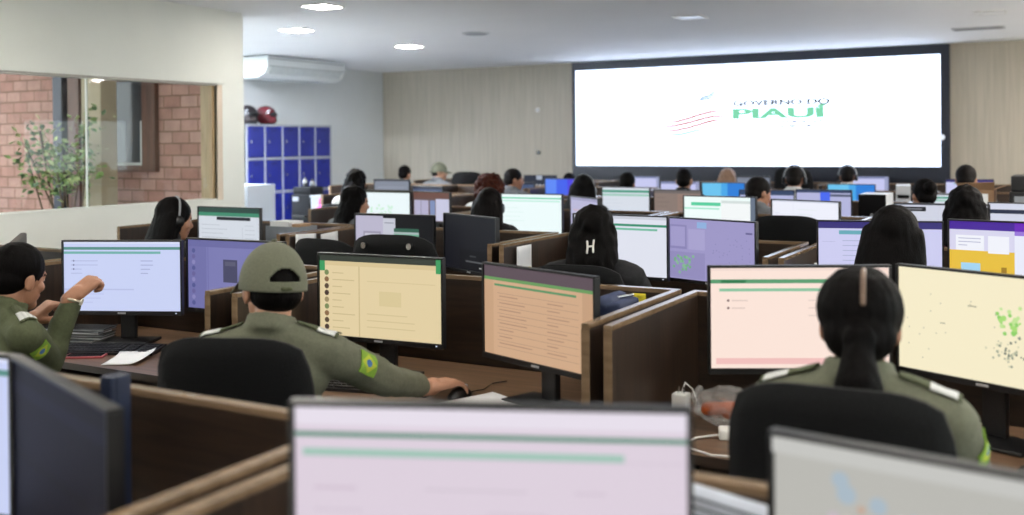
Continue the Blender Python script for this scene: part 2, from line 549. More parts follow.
mb.build('emblem', [glow('d08474', 1.0), glow('98b4d4', 1.0), glow('b4e4d0', 1.0)], vw, loc=(ox, YS, 0), fix=False)

for (x, z, c, l) in ((-7.03, 2.08, 'white', 'small round white sensor on the pale wood wall beside the video wall'), (-7.02, 1.45, 'black', 'small round black outlet low on the pale wood wall beside the video wall')):
    t = thing('wall_sensor' if c == 'white' else 'wall_outlet', l, 'sensor' if c == 'white' else 'outlet', (x, YB, z))
    MB().cyl((0, 0, 0), (0, -.02, 0), .034, .03).build('housing', plain('sensor_white', 'e8e8e8', .4) if c == 'white' else BLACK, t)
    MB().cyl((0, -.02, 0), (0, -.026, 0), .012).build('cover', GREYM, t)

# ------------------------------------------------------------------ ceiling fittings
def ceiling_light(x, y, on, label, size=.12, strength=None, tint='fff8ee'):
    t = thing('ceiling_light', label, 'ceiling light', (x, y, HC), 0, None)
    s = size
    MB().box(-s - .012, s + .012, -s - .012, -s, -.012, 0).box(-s - .012, s + .012, s, s + .012, -.012, 0).box(-s - .012, -s, -s, s, -.012, 0).box(s, s + .012, -s, s, -.012, 0).build('frame', plain('white_lamp_frame', 'f0f0ee', .4), t)
    MB().box(-s, s, -s, s, -.008, 0).build('diffuser', glow(tint, strength or LAMP) if on else plain('unlit_diffuser', 'f4f6f8', .3), t)
    return t
for x, y, l in ((-5.5, 6.65, 'lit square ceiling light closest to the brick window'), (-6.85, 7.88, 'lit square ceiling light above the end of the window wall'), (-6.92, 9.94, 'lit square ceiling light deepest in the room near the pale wood wall')):
    ceiling_light(x, y, True, l, strength=LAMP * (.7 if x > -6 else 2.4))
ceiling_light(-3.16, 9.08, False, 'unlit square ceiling panel in front of the video wall')
ceiling_light(-.72, 10.24, False, 'unlit square ceiling panel near the side of the video wall, by the vent')
k = 0
for x in (-5.3, -2.9, -.5, 1.6):  # unseen lights added to brighten the nearer part of the room
    for y in (-1.6, 1.0, 3.4):
        ceiling_light(x, y, True, 'added square ceiling light over the nearer desks, unseen above the view')['group'] = 'added ceiling lights over the nearer desks'
for x, y in ((.8, 6.0), (.8, 8.4), (.8, 10.8), (2.0, 7.2), (2.0, 9.6), (2.0, 12.0)):  # added out of view to brighten the far end
    ceiling_light(x, y, True, 'added square ceiling light, unseen beyond the frame edge', strength=LAMP * 2.7, tint='fff4ea')['group'] = 'added ceiling lights beyond the frame edge'
for x, y in ((-8.8, 7.5), (-9.4, 8.5)):  # hidden lights added to brighten the lockers and their wall
    ceiling_light(x, y, True, 'added square ceiling light in the locker alcove, hidden by the window wall', strength=LAMP * 10.5, tint='e6f0ff')['group'] = 'added ceiling lights of the locker alcove'
v = thing('ceiling_vent', 'round dark ceiling speaker above the middle rows', 'speaker', (-5.53, 9.16, HC))
MB().cyl((0, 0, -.012), (0, 0, 0), .14, .15, 24).build('rim', plain('vent_rim', 'c6c8ca', .5), v)
MB().cyl((0, 0, -.016), (0, 0, -.012), .115, .118, 24).build('grille', plain('vent_grille', '8e9296', .6), v)
v = thing('ceiling_vent', 'grey rectangular ceiling vent above the desks beside the video wall', 'vent', (-.93, 11.65, HC))
mb = MB().box(-.25, .25, -.12, -.1, -.012, 0).box(-.25, .25, .1, .12, -.012, 0).box(-.25, -.23, -.1, .1, -.012, 0).box(.23, .25, -.1, .1, -.012, 0)
mb.build('frame', plain('vent_rim', 'c6c8ca', .5), v)
mb = MB()
for i in range(6):
    mb.box(-.23, .23, -.1 + i * .035, -.085 + i * .035, -.01, -.004)
mb.box(-.23, .23, -.1, .1, -.003, 0, 0)
mb.build('slat', plain('vent_grille', '8e9296', .6), v)

# air conditioner under the ceiling
ac = thing('air_conditioner', 'white ceiling mounted air conditioner above the blue lockers', 'air conditioner', (-9.0, 9.8, HC))
prof = [(0, -.02), (0, -.15), (-.05, -.235), (-.16, -.285), (-.62, -.285), (-.76, -.2), (-.76, -.02)]
ACW = plain('ac_white', 'd6dad8', .45, var=.02)
mb = MB()
vs = [(x, 0, z) for x, z in prof] + [(x, 1.56, z) for x, z in prof]
n = len(prof)
mb.add(vs, [tuple(range(n)), tuple(reversed(range(n, 2 * n)))] + [((i + 1) % n, i, n + i, n + (i + 1) % n) for i in range(n)])
mb.build('body', ACW, ac)
MB().box(-.004, .004, .03, 1.53, -.055, -.047).box(-.004, .006, .03, 1.53, -.15, -.143).build('seam', plain('ac_seam_grey', '6f7678', .6), ac)  # seam strips in one plain dark grey
MB().add([(0.002, .08, -.155), (0.002, 1.48, -.155), (-.048, 1.48, -.24), (-.048, .08, -.24), (.008, .08, -.16), (.008, 1.48, -.16), (-.042, 1.48, -.243), (-.042, .08, -.243)], [(0, 1, 2, 3), (4, 7, 6, 5), (0, 4, 5, 1), (3, 2, 6, 7), (0, 3, 7, 4), (1, 5, 6, 2)]).build('louver', plain('ac_louver', 'b7bdbd', .5), ac)
mb = MB()
for i in range(14):
    mb.box(-.6, -.2, .1 + i * .1, .13 + i * .1, -.289, -.284)
mb.build('intake_grille', plain('ac_grille', '9ba1a2', .6), ac)
MB().box(-.6, -.1, .1, .14, -.02, -.0005).box(-.6, -.1, 1.42, 1.46, -.02, -.0005).build('bracket', GREYM, ac)

# ------------------------------------------------------------------ lockers + helmets
CABG = plain('mid_grey_steel', '8e949a', .5, .0, .03, 6)
lk = thing('locker_cabinet', 'tall pale grey steel locker cabinet with rows of blue doors', 'lockers', (-9.5, 9.92, 0))
W5 = 1.74
mb = MB().box(-.33, -.31, 0, W5, .05, 1.87).box(-.31, -.005, 0, .02, .05, 1.87).box(-.31, -.005, W5 - .02, W5, .05, 1.87)
for i in range(5):
    mb.box(-.31, 0, 0, W5, .05 + i * .45, .075 + i * .45)
for i in range(6):
    y = i * (W5 - .035) / 5
    mb.box(-.31, 0, y, y + .035, .075, 1.86)
mb.build('body', LOCKERG, lk)
for i in range(4):
    MB().box(-.3 + (i % 2) * .26, -.26 + (i % 2) * .26, .04 + (i // 2) * (W5 - .12), .08 + (i // 2) * (W5 - .12), 0, .035).build('foot', LOCKERG, lk)
for r_ in range(4):
    for c_ in range(5):
        y0 = c_ * (W5 - .035) / 5 + .04
        d = MB().box(-.012, .006, 0, .296, 0, .41, bev=.004).build('door', BLUEMET, lk, loc=(0, y0, .083 + r_ * .45))
        MB().box(.006, .02, .035, .055, .19, .225, bev=.003).build('handle', CHROME, d)
        mb = MB()
        for q in range(3):
            mb.box(.0055, .0075, .09, .2, .35 + q * .014, .355 + q * .014)
        mb.build('vent', plain('locker_slot', '0c1440', .6), d)

def helmet(x, y, rz, col, label):
    h = thing('motorcycle_helmet', label, 'helmet', (x, y, 1.872), rz)
    mb = MB().ell((0, 0, .13), (.125, .15, .13)).ell((0, .04, .06), (.1, .115, .07))
    me = union(mb, .012, 4)
    link('shell', me, col, h, True)
    MB().ell((0, .055, .135), (.112, .105, .055)).build('visor', plain('visor', '08080a', .08), h, True)
    MB().box(-.09, .09, -.06, .1, 0, .02, bev=.008).build('padding', DARKCLOTH, h)
    MB().cap((-.115, .03, .15), (-.115, .08, .19), .012).cap((.115, .03, .15), (.115, .08, .19), .012).build('hinge', CHROME, h, True)
helmet(-9.66, 10.12, R(-80), plain('helmet_black', '1a1014', .25), 'black motorcycle helmet on the lockers beside the white column')
helmet(-9.66, 10.47, R(-60), plain('helmet_wine', '5a1a22', .22), 'dark red motorcycle helmet with visor on top of the lockers')

# ------------------------------------------------------------------ workstations
ROWB = dict(A=1.54, B=3.42, C=5.29, D=7.16, E=9.03, F=10.9, G=12.77)
COLX = [-.515, -1.94, -3.365, -4.79, -6.215, -7.64]
RN = dict(A='row nearest the camera', B='second row', C='third row', D='fourth row', E='fifth row', F='sixth row', G='row right under the video wall')
CN = ['first desk along', 'second desk along', 'third desk along', 'fourth desk along', 'fifth desk along', 'sixth desk along']
def make_station():
    t = thing('workstation', 'x', 'workstation')
    w_ = .69
    # origin: middle of the back panel's foot; desk towards -y
    mb = MB().box(-w_, w_, -.03, 0, .04, 1.065)
    bp = mb.build('back_panel', WALNUT, t)
    MB().box(-w_, w_, -.031, .001, 1.065, 1.08, bev=.002).build('edge_band', EDGE, bp)
    for s in (-1, 1):
        a, b = (w_ - .025, w_) if s > 0 else (-w_, -w_ + .025)
        sp = MB().box(a, b, -.77, -.031, .04, 1.065).build('side_panel', WALNUT_V, t)
        MB().box(a - .0005, b + .0005, -.7715, -.031, 1.065, 1.08, bev=.002).box(a - .0005, b + .0005, -.7725, -.77, .04, 1.065).build('edge_band', EDGE, sp)
    d = MB().box(-w_ + .026, w_ - .026, -.74, -.032, .715, .739, bev=.002).build('desk_top', DESKTOP, t)
    MB().box(-w_ + .026, w_ - .026, -.7425, -.74, .714, .74).build('edge_band', WALNUT, d)
    MB().box(-w_ + .1, w_ - .1, -.2, -.18, .4, .714).build('modesty_panel', WALNUT, t)
    MB().cyl((.45, -.035, .8), (.45, -.04, .8), .01).build('cable_port', BLACK, t)
    for sx in (-1, 1):
        for y in (-.7, -.06):
            MB().cyl((sx * (w_ - .015), y, 0), (sx * (w_ - .015), y, .04), .014).build('foot', BLACK, t)
    return t
proto = None
for r_, yb_ in ROWB.items():
    cols = {'A': 3, 'B': 4, 'C': 4, 'D': 4, 'E': 5, 'F': 6, 'G': 6}[r_]
    for i in range(cols):
        t = make_station() if proto is None else copy_tree(proto)
        if proto is None:
            proto = t
        t.location = (COLX[i] + (.07 if r_ == 'A' else (.02 if i < 2 else -.04) if r_ == 'B' else .03), yb_, 0)
        t['label'] = 'walnut workstation in the %s, %s' % (RN[r_], CN[i])
        t['group'] = 'walnut workstations in rows'

# ------------------------------------------------------------------ monitors
def T(rows, x0, x1, y0, dy, col, seed, n):
    """lines of interface text"""
    rnd = random.Random(seed)
    return [(x0, y0 + i * dy, x0 + (x1 - x0) * rnd.uniform(.35, 1), y0 + i * dy + .012, col) for i in range(n)]
def header_bars(bg_, g1='3f8f6a', g2='7cbfa4', y=.1, w2=.86, n=7, line='9aa', seed=1, grey='b9bfcf'):
    u = [(0, y, 1, y + .045, g1), (.02, y + .075, w2, y + .115, g2)]
    u += T(0, .05, .5, y + .2, .085, grey, seed, n) + T(0, .7, .95, y + .2, .085, grey, seed + 5, n)
    return u
def dots(x, y0, dy, n, cols, r=.012):
    return [('dot', x, y0 + i * dy, r, cols[i % len(cols)]) for i in range(n)]
UI = {}
UI['pinkfront'] = ('dccfdc', [(0, 0, 1, .085, 'e6deea'), (0, .115, 1, .137, '4c8a70'), (0.02, .19, .845, .222, '9bc4b4'), (0, .222, 1, .226, 'cdbfcd')] + [(.05, .36, .16, .375, 'd0bfcf'), (.34, .36, .6, .37, 'd0c3d0'), (.72, .36, .8, .37, 'cfc0cf')] + T(0, .05, .3, .46, .1, 'd3c5d3', 3, 5) + T(0, .5, .8, .46, .1, 'd3c5d3', 4, 5))
UI['bluewhite'] = ('c9d2f4', [(0, .075, 1, .115, '5a9088'), (.0, .14, .83, .175, '74b0ac'), (0, .0, 1, .03, 'd8def6'), (.0, .68, .6, .7, 'b7bfe6')] + T(0, .06, .3, .27, .06, 'b0b8e0', 2, 4) + T(0, .66, .78, .27, .06, '9ea6d2', 6, 4) + dots(.085, .275, .06, 3, ['7a80a8'], .008) + T(0, .05, .5, .75, .06, 'bac2ea', 9, 3))
UI['lilacapp'] = ('7c7cb2', [(0, 0, 1, .1, '6b6ba2'), (0, .1, .2, 1, '7272a8'), (.38, .27, .53, .6, '4a4a66'), (.4, .3, .51, .36, '5c5c74'), (.215, .1, .22, 1, '6666a0')] + dots(.06, .16, .085, 10, ['565a90', '6a6498', '8a86b8'], .02) + T(0, .6, .95, .3, .09, '7070a8', 5, 6))
UI['creamapp'] = ('e2cfa4', [(0, 0, 1, .075, '3a4038'), (0, .075, .045, .2, '3f9a60'), (.955, .0, 1, .17, '3f9a60'), (.33, .075, .34, 1, 'cdb98c'), (.4, .3, .95, .31, 'd6c294'), (.045, .075, .955, .13, 'd8c496'), (.5, .42, .68, .6, 'd9c798')] + dots(.06, .22, .085, 9, ['7a8a5a', '8a6a4a', '5a4a3a', '4a3a34', 'a0906a'], .02) + T(0, .11, .3, .215, .085, 'cbb88c', 8, 9) + T(0, .4, .9, .7, .08, 'd3c093', 12, 3))
UI['orange'] = ('cfa988', [(0, 0, 1, .13, '5e5058'), (0, .13, 1, .165, '6a9a5e'), (.1, .2, .85, .225, '5f9466'), (0, .165, .09, 1, 'c7a180'), (.9, .165, 1, 1, 'c49e7e')] + [(.13, .3 + i * .075, .87, .306 + i * .075, 'b4917a') for i in range(9)] + T(0, .15, .5, .33, .075, 'b08c74', 3, 8) + T(0, .6, .85, .33, .075, 'b08c74', 7, 8))
UI['pinkwhite'] = ('fbe4d8', [(0, .115, 1, .155, '5a9c70'), (.06, .12, .2, .15, '2f7a4e'), (.05, .205, 1, .235, '8cc4a0'), (0, 0, 1, .03, 'f4dcd2'), (.03, .9, .97, .96, 'f0c0bc')] + T(0, .12, .3, .32, .075, 'e0c8be', 4, 2) + T(0, .55, .8, .32, .075, 'e6cfc4', 6, 3) + dots(.1, .325, .075, 2, ['8a7470'], .008))
random.seed(21)
UI['creammap'] = ('f6ecca', [('dot', .64 + random.gauss(0, .035), .4 + random.gauss(0, .05), random.uniform(.006, .016), random.choice(['a8dc78', '8fd06a', 'c4e498'])) for _ in range(26)] + [('dot', .64 + random.gauss(0, .05), .68 + random.gauss(0, .06), random.uniform(.003, .009), random.choice(['8a9484', 'b0b49c', '6f7a70', 'd8d4b4'])) for _ in range(40)] + [('dot', random.uniform(.05, .6), random.uniform(.1, .9), .004, 'b8b49a') for _ in range(18)] + [(.42, .3, .47, .312, 'a8a48c'), (.26, .5, .29, .51, 'a8a48c')])
UI['map'] = ('b9b8b2', [('dot', random.uniform(.05, .95), random.uniform(.12, .95), random.uniform(.008, .028), random.choice(['b5b98e', 'a9bfa0', 'c4a28c', 'c9c4b4', 'a8b8c4', 'c0bdb5', 'd0b890', 'c3b7c0'])) for _ in range(110)] + [(0, 0, 1, .07, 'c4c4c0')])
UI['darklock'] = ('14151c', [(.3, .62, .98, 1, '0f1014'), (.5, .72, .62, .75, '3a3c40'), (.42, .82, .82, .85, '55575a'), (.97, .55, .985, 1, '2a2c30'), (.68, .92, .78, .945, 'a8a8a8')])
UI['darknavy'] = ('10121f', [(0, .12, 1, .2, '171a2a'), (0, 0, 1, .02, '1c1f30'), (0, .55, .8, .6, '0e101a')])
UI['formwhite'] = ('d3d9e2', [(0, 0, 1, .1, '2e4a42'), (0, .1, 1, .18, '3f8a6c'), (.3, .19, .85, .26, '20242a'), (.72, .4, .725, .95, 'b4bac6')] + T(0, .05, .65, .36, .09, 'b2b9c4', 3, 6) + T(0, .76, .95, .36, .09, 'b9c0ca', 5, 6))
UI['desktopdark'] = ('101114', [(.0, .02, .36, 1, 'bab6cc'), (.1, .32, .33, .55, '9a96ac'), (.12, .36, .31, .5, 'c8c6d4'), (.36, .06, .52, 1, 'c6c8d4'), (.5, .25, .82, 1, 'aab8b8'), (.5, .25, .82, .32, '34604e'), (.5, .36, .82, .4, '6fae90'), (.83, .6, .98, 1, 'a0acd0'), (.38, .14, .5, .16, '9094a4')] + T(0, .53, .75, .5, .09, '8e9c9c', 4, 5))
UI['whitegreen'] = ('dfe2ee', [(0, 0, 1, .05, 'c9ccd8'), (.0, .05, .2, .1, '8a90a4'), (0, .13, 1, .17, '3a9070'), (0, .2, .9, .235, '72bba0')] + T(0, .05, .4, .35, .08, 'c4c8d8', 3, 6))
UI['lilacmap'] = ('9d97c6', [(.03, .1, .24, .5, '8c86b6'), (.05, .13, .22, .46, 'a29cca'), (.03, .55, .45, .98, '938dbc'), (.36, .04, .47, .14, '8fb0dc'), (.26, .16, .45, .5, 'a8a2ce'), (.9, .16, .97, .19, '6a6694')] + [('dot', .2 + random.gauss(0, .06), .72 + random.gauss(0, .08), .015, random.choice(['86b896', '78ac8a'])) for _ in range(28)] + [('dot', random.uniform(.5, .96), random.uniform(.25, .95), .005, '8680b0') for _ in range(40)])
UI['purplehead'] = ('cdcdf0', [(0, 0, 1, .1, '3a3478'), (.17, .13, .75, .19, '6aaab8'), (.03, .3, .14, .305, 'a8a8d0')] + T(0, .2, .6, .28, .075, 'aab0d4', 7, 9))
UI['yellowapp'] = ('e9ecfa', [(0, 0, .5, .12, '4a2a98'), (.5, 0, 1, .12, '6a2ab8'), (0, .12, .5, .55, 'd8d6ee'), (.05, .2, .27, .42, 'f0f2fa'), (.3, .2, .46, .45, 'f0f2fa'), (0, .42, .5, 1, 'e8c042'), (.05, .2, .27, .42, 'f0f2fa'), (.3, .2, .46, .45, 'f0f2fa'), (.09, .6, .24, .97, 'a4d4f0'), (.4, .64, .44, .72, 'a07c28'), (.5, .12, 1, .18, '9a7ad8')] + T(0, .07, .25, .24, .05, 'b4b4d0', 2, 3))
UI['whiteblown'] = ('eefcfc', [(0, .08, 1, .115, '6fd0a8'), (0, .16, .97, .185, 'b0e8d4')] + T(0, .05, .5, .35, .11, 'dcf2ee', 3, 4))
UI['whitemap'] = ('ecf8fa', [('dot', .5 + random.gauss(0, .1), .55 + random.gauss(0, .09), .02, random.choice(['c8ecd4', 'd4f0e0'])) for _ in range(24)] + [(0, 0, 1, .05, '3a3c30')])
UI['brownapps'] = ('6a5450', [(.02, .28, .42, .98, 'b4b0cc'), (.46, .28, .6, .98, '8090b8'), (.62, .22, 1, .98, 'c8c8e0'), (.2, .3, .22, .98, '8a86a0'), (0, 0, 1, .2, '6e4e46')])
UI['lilactilt'] = ('b6b4d2', [(.0, .0, 1, .08, '9c9abc'), (.1, .35, .7, .4, 'c4aec0'), (.0, .5, 1, .53, 'a4a2c4')])
UI['whitesplit'] = ('f0fdfb', [(.1, .13, .52, .21, '58cfa0'), (0, .26, .5, .29, '98e4c8'), (.53, .08, .94, .72, 'f4f8f8'), (.53, .08, .94, .14, 'd4dedc'), (.6, .74, .94, .78, '3a4a5a'), (.93, 0, 1, .8, '6a7688'), (.85, .8, 1, 1, 'd4f4f0')])
UI['whiteplain'] = ('eef0fb', [(0, 0, 1, .03, 'c8ccdc'), (.32, .05, .325, 1, 'e2e4f2')] + T(0, .03, .2, .3, .1, 'd4d8ea', 4, 5) + T(0, .4, .9, .2, .11, 'e0e8ea', 7, 6))
UI['barwhite'] = ('d0d3e2', [(.04, .05, .34, .14, '1e2026'), (.07, .085, .3, .105, '8a8c92'), (0, 0, 1, .015, '6a6c78')])
UI['greyline'] = ('d4d8e8', [(0, .12, .7, .2, '2a3246'), (.0, .4, 1, .44, 'aab0c4'), (.7, .3, .72, 1, 'aab0c4')])
UI['palegreen'] = ('d8dee8', [(0, .08, 1, .17, '4f9c84'), (0, .22, 1, .29, '98c8b8')] + T(0, .05, .6, .42, .12, 'c8d0dc', 3, 4))
UI['brownsheet'] = ('8a7a72', [(0, 0, 1, .1, '6f6866'), (.5, .12, 1, 1, '967e74')] + T(0, .05, .45, .25, .16, '6f625c', 3, 4) + T(0, .55, .95, .25, .16, '7c6a62', 6, 4))
UI['lilacplain'] = ('b4b8de', [(0, 0, 1, .15, '3a4a6a'), (.0, .3, 1, .4, '98a8cc')])
UI['bluewin'] = ('b4b6dc', [(0, 0, 1, .08, '3c4868'), (.44, .06, .62, .5, '4a6af0'), (.62, .12, 1, .2, '5a6078')])
UI['bluedesk'] = ('3f5fe8', [(0, 0, .35, 1, '5a86f0'), (.7, 0, 1, 1, '4a3fe0')])
UI['skydesk'] = ('4aa8e8', [(0, 0, .45, .6, '6cc4ee'), (.6, .0, 1, 1, '2f7fd8'), (0, .75, 1, .8, 'a8d8f0')])
UI['greydim'] = ('7c8290', [(0, 0, 1, .06, '3c3e44'), (.1, .3, .9, .34, '8e94a2'), (0, .85, 1, 1, 'c4aa58')])
UI['bluedim'] = ('3a4a6c', [(0, 0, 1, .1, '202838'), (.1, .3, .9, .5, '4c5c80')])
UI['whiteicons'] = ('202634', [('dot', .1 + i * .1, .5, .03, 'e0e4ee') for i in range(9)] + [(.38, .0, .56, .2, 'a8b0c0')])
UI['lilacpale'] = ('c6c8ee', [(0, 0, 1, .1, '8088b0'), (.9, 0, 1, 1, '9aa0c4')])

def screen_mesh(w_, h_, ui):
    bgc, rects = UI[ui]
    cols = [bgc]
    mb = MB()
    def quad(x0, y0, x1, y1, c, k):
        if c not in cols:
            cols.append(c)
        X = lambda t: -w_ / 2 + t * w_
        Z = lambda t: h_ / 2 - t * h_
        y = -.0003 * k
        mb.add([(X(x0), y, Z(y1)), (X(x1), y, Z(y1)), (X(x1), y, Z(y0)), (X(x0), y, Z(y0))], [(0, 1, 2, 3)], cols.index(c))
    quad(0, 0, 1, 1, bgc, 0)
    for k, r_ in enumerate(rects):
        kk = 1 + k * .25
        if r_[0] == 'dot':
            _, x, y, rad, c = r_
            if c not in cols:
                cols.append(c)
            x = min(max(x, rad), 1 - rad)
            y = min(max(y, rad * w_ / h_), 1 - rad * w_ / h_)
            cx_, cz_ = -w_ / 2 + x * w_, h_ / 2 - y * h_
            mb.add([(cx_ + rad * w_ * math.cos(a * math.pi / 4), -.0003 * kk, cz_ + rad * w_ * math.sin(a * math.pi / 4)) for a in range(8)], [tuple(range(8))], cols.index(c))
        else:
            quad(*r_, kk)
    return mb, cols

MP = {}
def monitor_parts(w_, top):
    """shared meshes of a monitor of width w_ whose top edge is `top` above the desk"""
    k = (round(w_, 3), round(top, 3))
    if k in MP:
        return MP[k]
    h = w_ * .6
    d = {}
    zc = top - h / 2
    b = MB()
    # thin bezel frame round the panel plus the back shell
    bz, bb = .0075, .018
    x, z0, z1 = w_ / 2, top - h, top
    b.box(-x, x, -.012, .012, z1 - bz, z1, bev=.002).box(-x, x, -.012, .012, z0, z0 + bb, bev=.002)
    b.box(-x, -x + bz, -.012, .012, z0 + bb, z1 - bz).box(x - bz, x, -.012, .012, z0 + bb, z1 - bz)
    b.box(-x + .004, x - .004, -.004, .016, z0 + .004, z1 - .004)
    b.add([(-x * .8, .016, z0 + .04), (x * .8, .016, z0 + .04), (x * .8, .016, z1 - .05), (-x * .8, .016, z1 - .05), (-x * .55, .045, z0 + .07), (x * .55, .045, z0 + .07), (x * .55, .045, z1 - .09), (-x * .55, .045, z1 - .09)], [(4, 5, 6, 7), (0, 1, 5, 4), (1, 2, 6, 5), (2, 3, 7, 6), (3, 0, 4, 7)])
    d['housing'] = b.mesh('housing')
    d['neck'] = MB().box(-.035, .035, .045, .07, .012, zc + .03, bev=.006).box(-.05, .05, .04, .06, zc - .04, zc + .04, bev=.004).mesh('stand_neck')
    d['base'] = MB().box(-.13, .13, -.05, .10, 0, .012, bev=.005).mesh('stand_base')
    d['badge'] = MB().box(-.018, .018, -.0135, -.012, z0 + .006, z0 + .013).mesh('badge')
    d['led'] = MB().box(x - .03, x - .024, -.0135, -.012, z0 + .008, z0 + .012).mesh('power_light')
    d['dims'] = (w_ - 2 * bz, h - bz - bb, top - bz - (h - bz - bb) / 2)
    MP[k] = d
    return d
BADGE = plain('silver_badge', 'c0c4c8', .3, .4)
def monitor(x, y, top, yaw, ui, label, w_=.545, small=False):
    t = thing('monitor', label, 'monitor', (x, y, .74), R(yaw), 'desk monitors')
    d = monitor_parts(w_, top - .74)
    link('housing', d['housing'], BLACK, t)
    sw, sh_, zc = d['dims']
    mb, cols = screen_mesh(sw, sh_, ui)
    mb.build('screen', [glow(c) for c in cols], t, loc=(0, -.0045, zc), fix=False)
    link('stand_neck', d['neck'], BLACK, t)
    link('stand_base', d['base'], BLACK, t)
    if not small:
        link('badge', d['badge'], BADGE, t)
        link('power_light', d['led'], glow('d8e4ff', 1.0), t)
    return t

MON = [
 (-2.06, 1.20, 1.20, 10, 'bluewhite', 'pale blue screen cut off beside a dark angled screen in the front row'),
 (-1.545, 1.155, 1.20, -20.3, 'darknavy', 'dark navy screen seen almost edge-on in the row nearest the camera'),
 (-.70, 1.18, 1.25, 22.8, 'pinkfront', 'large pinkish white screen with two green bars in the row nearest the camera'),
 (-.115, 1.385, 1.195, -9.4, 'map', 'grey screen showing a blurred coloured map in the row nearest the camera'),
 (-3.658, 3.059, 1.19, 23.8, 'bluewhite', 'bluish white screen with two teal bars in front of the person raising a fist'),
 (-3.21, 3.28, 1.19, 2.8, 'lilacapp', 'lilac chat screen with a dark square, partly behind the capped person'),
 (-2.264, 3.048, 1.19, 3.7, 'creamapp', 'cream yellow chat screen with a column of icons beside the capped person'),
 (-1.548, 2.936, 1.19, -20, 'orange', 'orange tinted screen with a table, angled beside the double wooden partition'),
 (-.743, 3.094, 1.225, 27, 'pinkwhite', 'pale pink screen with green bars before the person with a ponytail'),
 (-.241, 3.15, 1.225, -25, 'creammap', 'cream map screen with a green patch beside the ponytailed person'),
 (-4.43, 3.10, 1.17, -40, 'darklock', 'dark monitor seen edge-on behind the wooden partition below the brick window'),
 (-4.784, 4.84, 1.203, 0, 'formwhite', 'white form screen with a black strip beside the headset wearer below the window'),
 (-3.487, 4.84, 1.192, 3, 'desktopdark', 'dark desktop screen with several small pale windows in the third row'),
 (-2.97, 4.84, 1.20, -26, 'darklock', 'monitor with a black screen and faint lock prompt, angled in the third row'),
 (-2.07, 4.84, 1.227, -4, 'whitegreen', 'pale lilac page with green bars behind the person with a hair clip'),
 (-1.60, 4.86, 1.216, -18, 'lilacmap', 'lilac map screen with a green blob, beside the person with a hair clip'),
 (-.806, 4.87, 1.231, 14, 'purplehead', 'pale lilac page with a dark violet header behind the person with long straight hair'),
 (-.25, 4.85, 1.245, -10, 'yellowapp', 'screen half yellow with violet header in the third row at the frame edge'),
 (-4.94, 6.71, 1.227, 0, 'whitemap', 'white screen with a faint green map in the fourth row'),
 (-4.47, 6.71, 1.221, -12, 'brownapps', 'brownish desktop screen with pale windows in the fourth row', .42),
 (-3.579, 6.71, 1.22, 0, 'whiteblown', 'bright white screen with green bars beside the curly haired person', .52),
 (-3.13, 6.68, 1.202, -38, 'lilactilt', 'small lilac screen turned aside in the fourth row', .45),
 (-2.14, 6.71, 1.227, -6, 'whitesplit', 'bright white split screen with a green bar in the fourth row', .53),
 (-1.568, 6.71, 1.211, -18, 'whiteplain', 'plain white page on a monitor in the fourth row, above a black chair back', .5),
 (-.75, 6.71, 1.206, 4, 'barwhite', 'white screen with a short black strip in the fourth row'),
 (-.22, 6.71, 1.22, -4, 'greyline', 'pale grey screen with a dark line in the fourth row at the frame edge'),
 (-6.206, 8.58, 1.236, 0, 'greydim', 'dim grey screen with a yellow foot in the fifth row', .45),
 (-5.762, 8.58, 1.17, -14, 'bluedim', 'dim dark blue screen in the fifth row', .45),
 (-3.608, 8.58, 1.189, 0, 'palegreen', 'pale screen with two green bars in the fifth row', .47),
 (-3.115, 8.58, 1.172, -4, 'brownsheet', 'brownish spreadsheet screen in the fifth row', .46),
 (-2.325, 8.58, 1.182, 6, 'lilacplain', 'lilac screen with a dark header beside the person resting a hand on the cheek', .46),
 (-1.854, 8.58, 1.192, -4, 'bluewin', 'lilac screen with a bright blue square in the fifth row', .46),
 (-.97, 8.58, 1.17, 0, 'palegreen', 'small pale green and white screen between two dark heads', .33),
 (-5.187, 10.45, 1.186, 0, 'bluedesk', 'bright royal blue desktop screen in the sixth row', .42),
 (-5.74, 10.45, 1.14, 0, 'bluedim', 'dim blue screen beside the royal blue one in the sixth row', .42),
 (-3.765, 10.45, 1.172, 0, 'lilacpale', 'pale lilac screen behind the short haired head in the sixth row', .45),
 (-3.289, 10.45, 1.162, 0, 'skydesk', 'sky blue desktop screen below the light haired head', .47),
 (-1.99, 10.45, 1.161, 0, 'skydesk', 'sky blue desktop screen below the head at the edge of the video wall', .46),
 (-.92, 10.45, 1.22, 0, 'purplehead', 'small violet headed screen beside the cardboard box', .42),
 (-6.433, 12.32, 1.156, 0, 'whiteicons', 'dark screen with a row of white icons close to the pale wood wall', .5),
 (-4.92, 12.32, 1.155, 0, 'lilacpale', 'pale lilac screen right under the video wall, near its corner', .42),
 (-2.15, 12.32, 1.178, 0, 'lilacpale', 'pale lilac screen right under the video wall, beside a headset wearer', .45),
 (-3.50, 12.32, 1.167, 0, 'greydim', 'dim grey screen right under the middle of the video wall', .42),
]
for m_ in MON:
    monitor(*m_, small=m_[1] > 8)

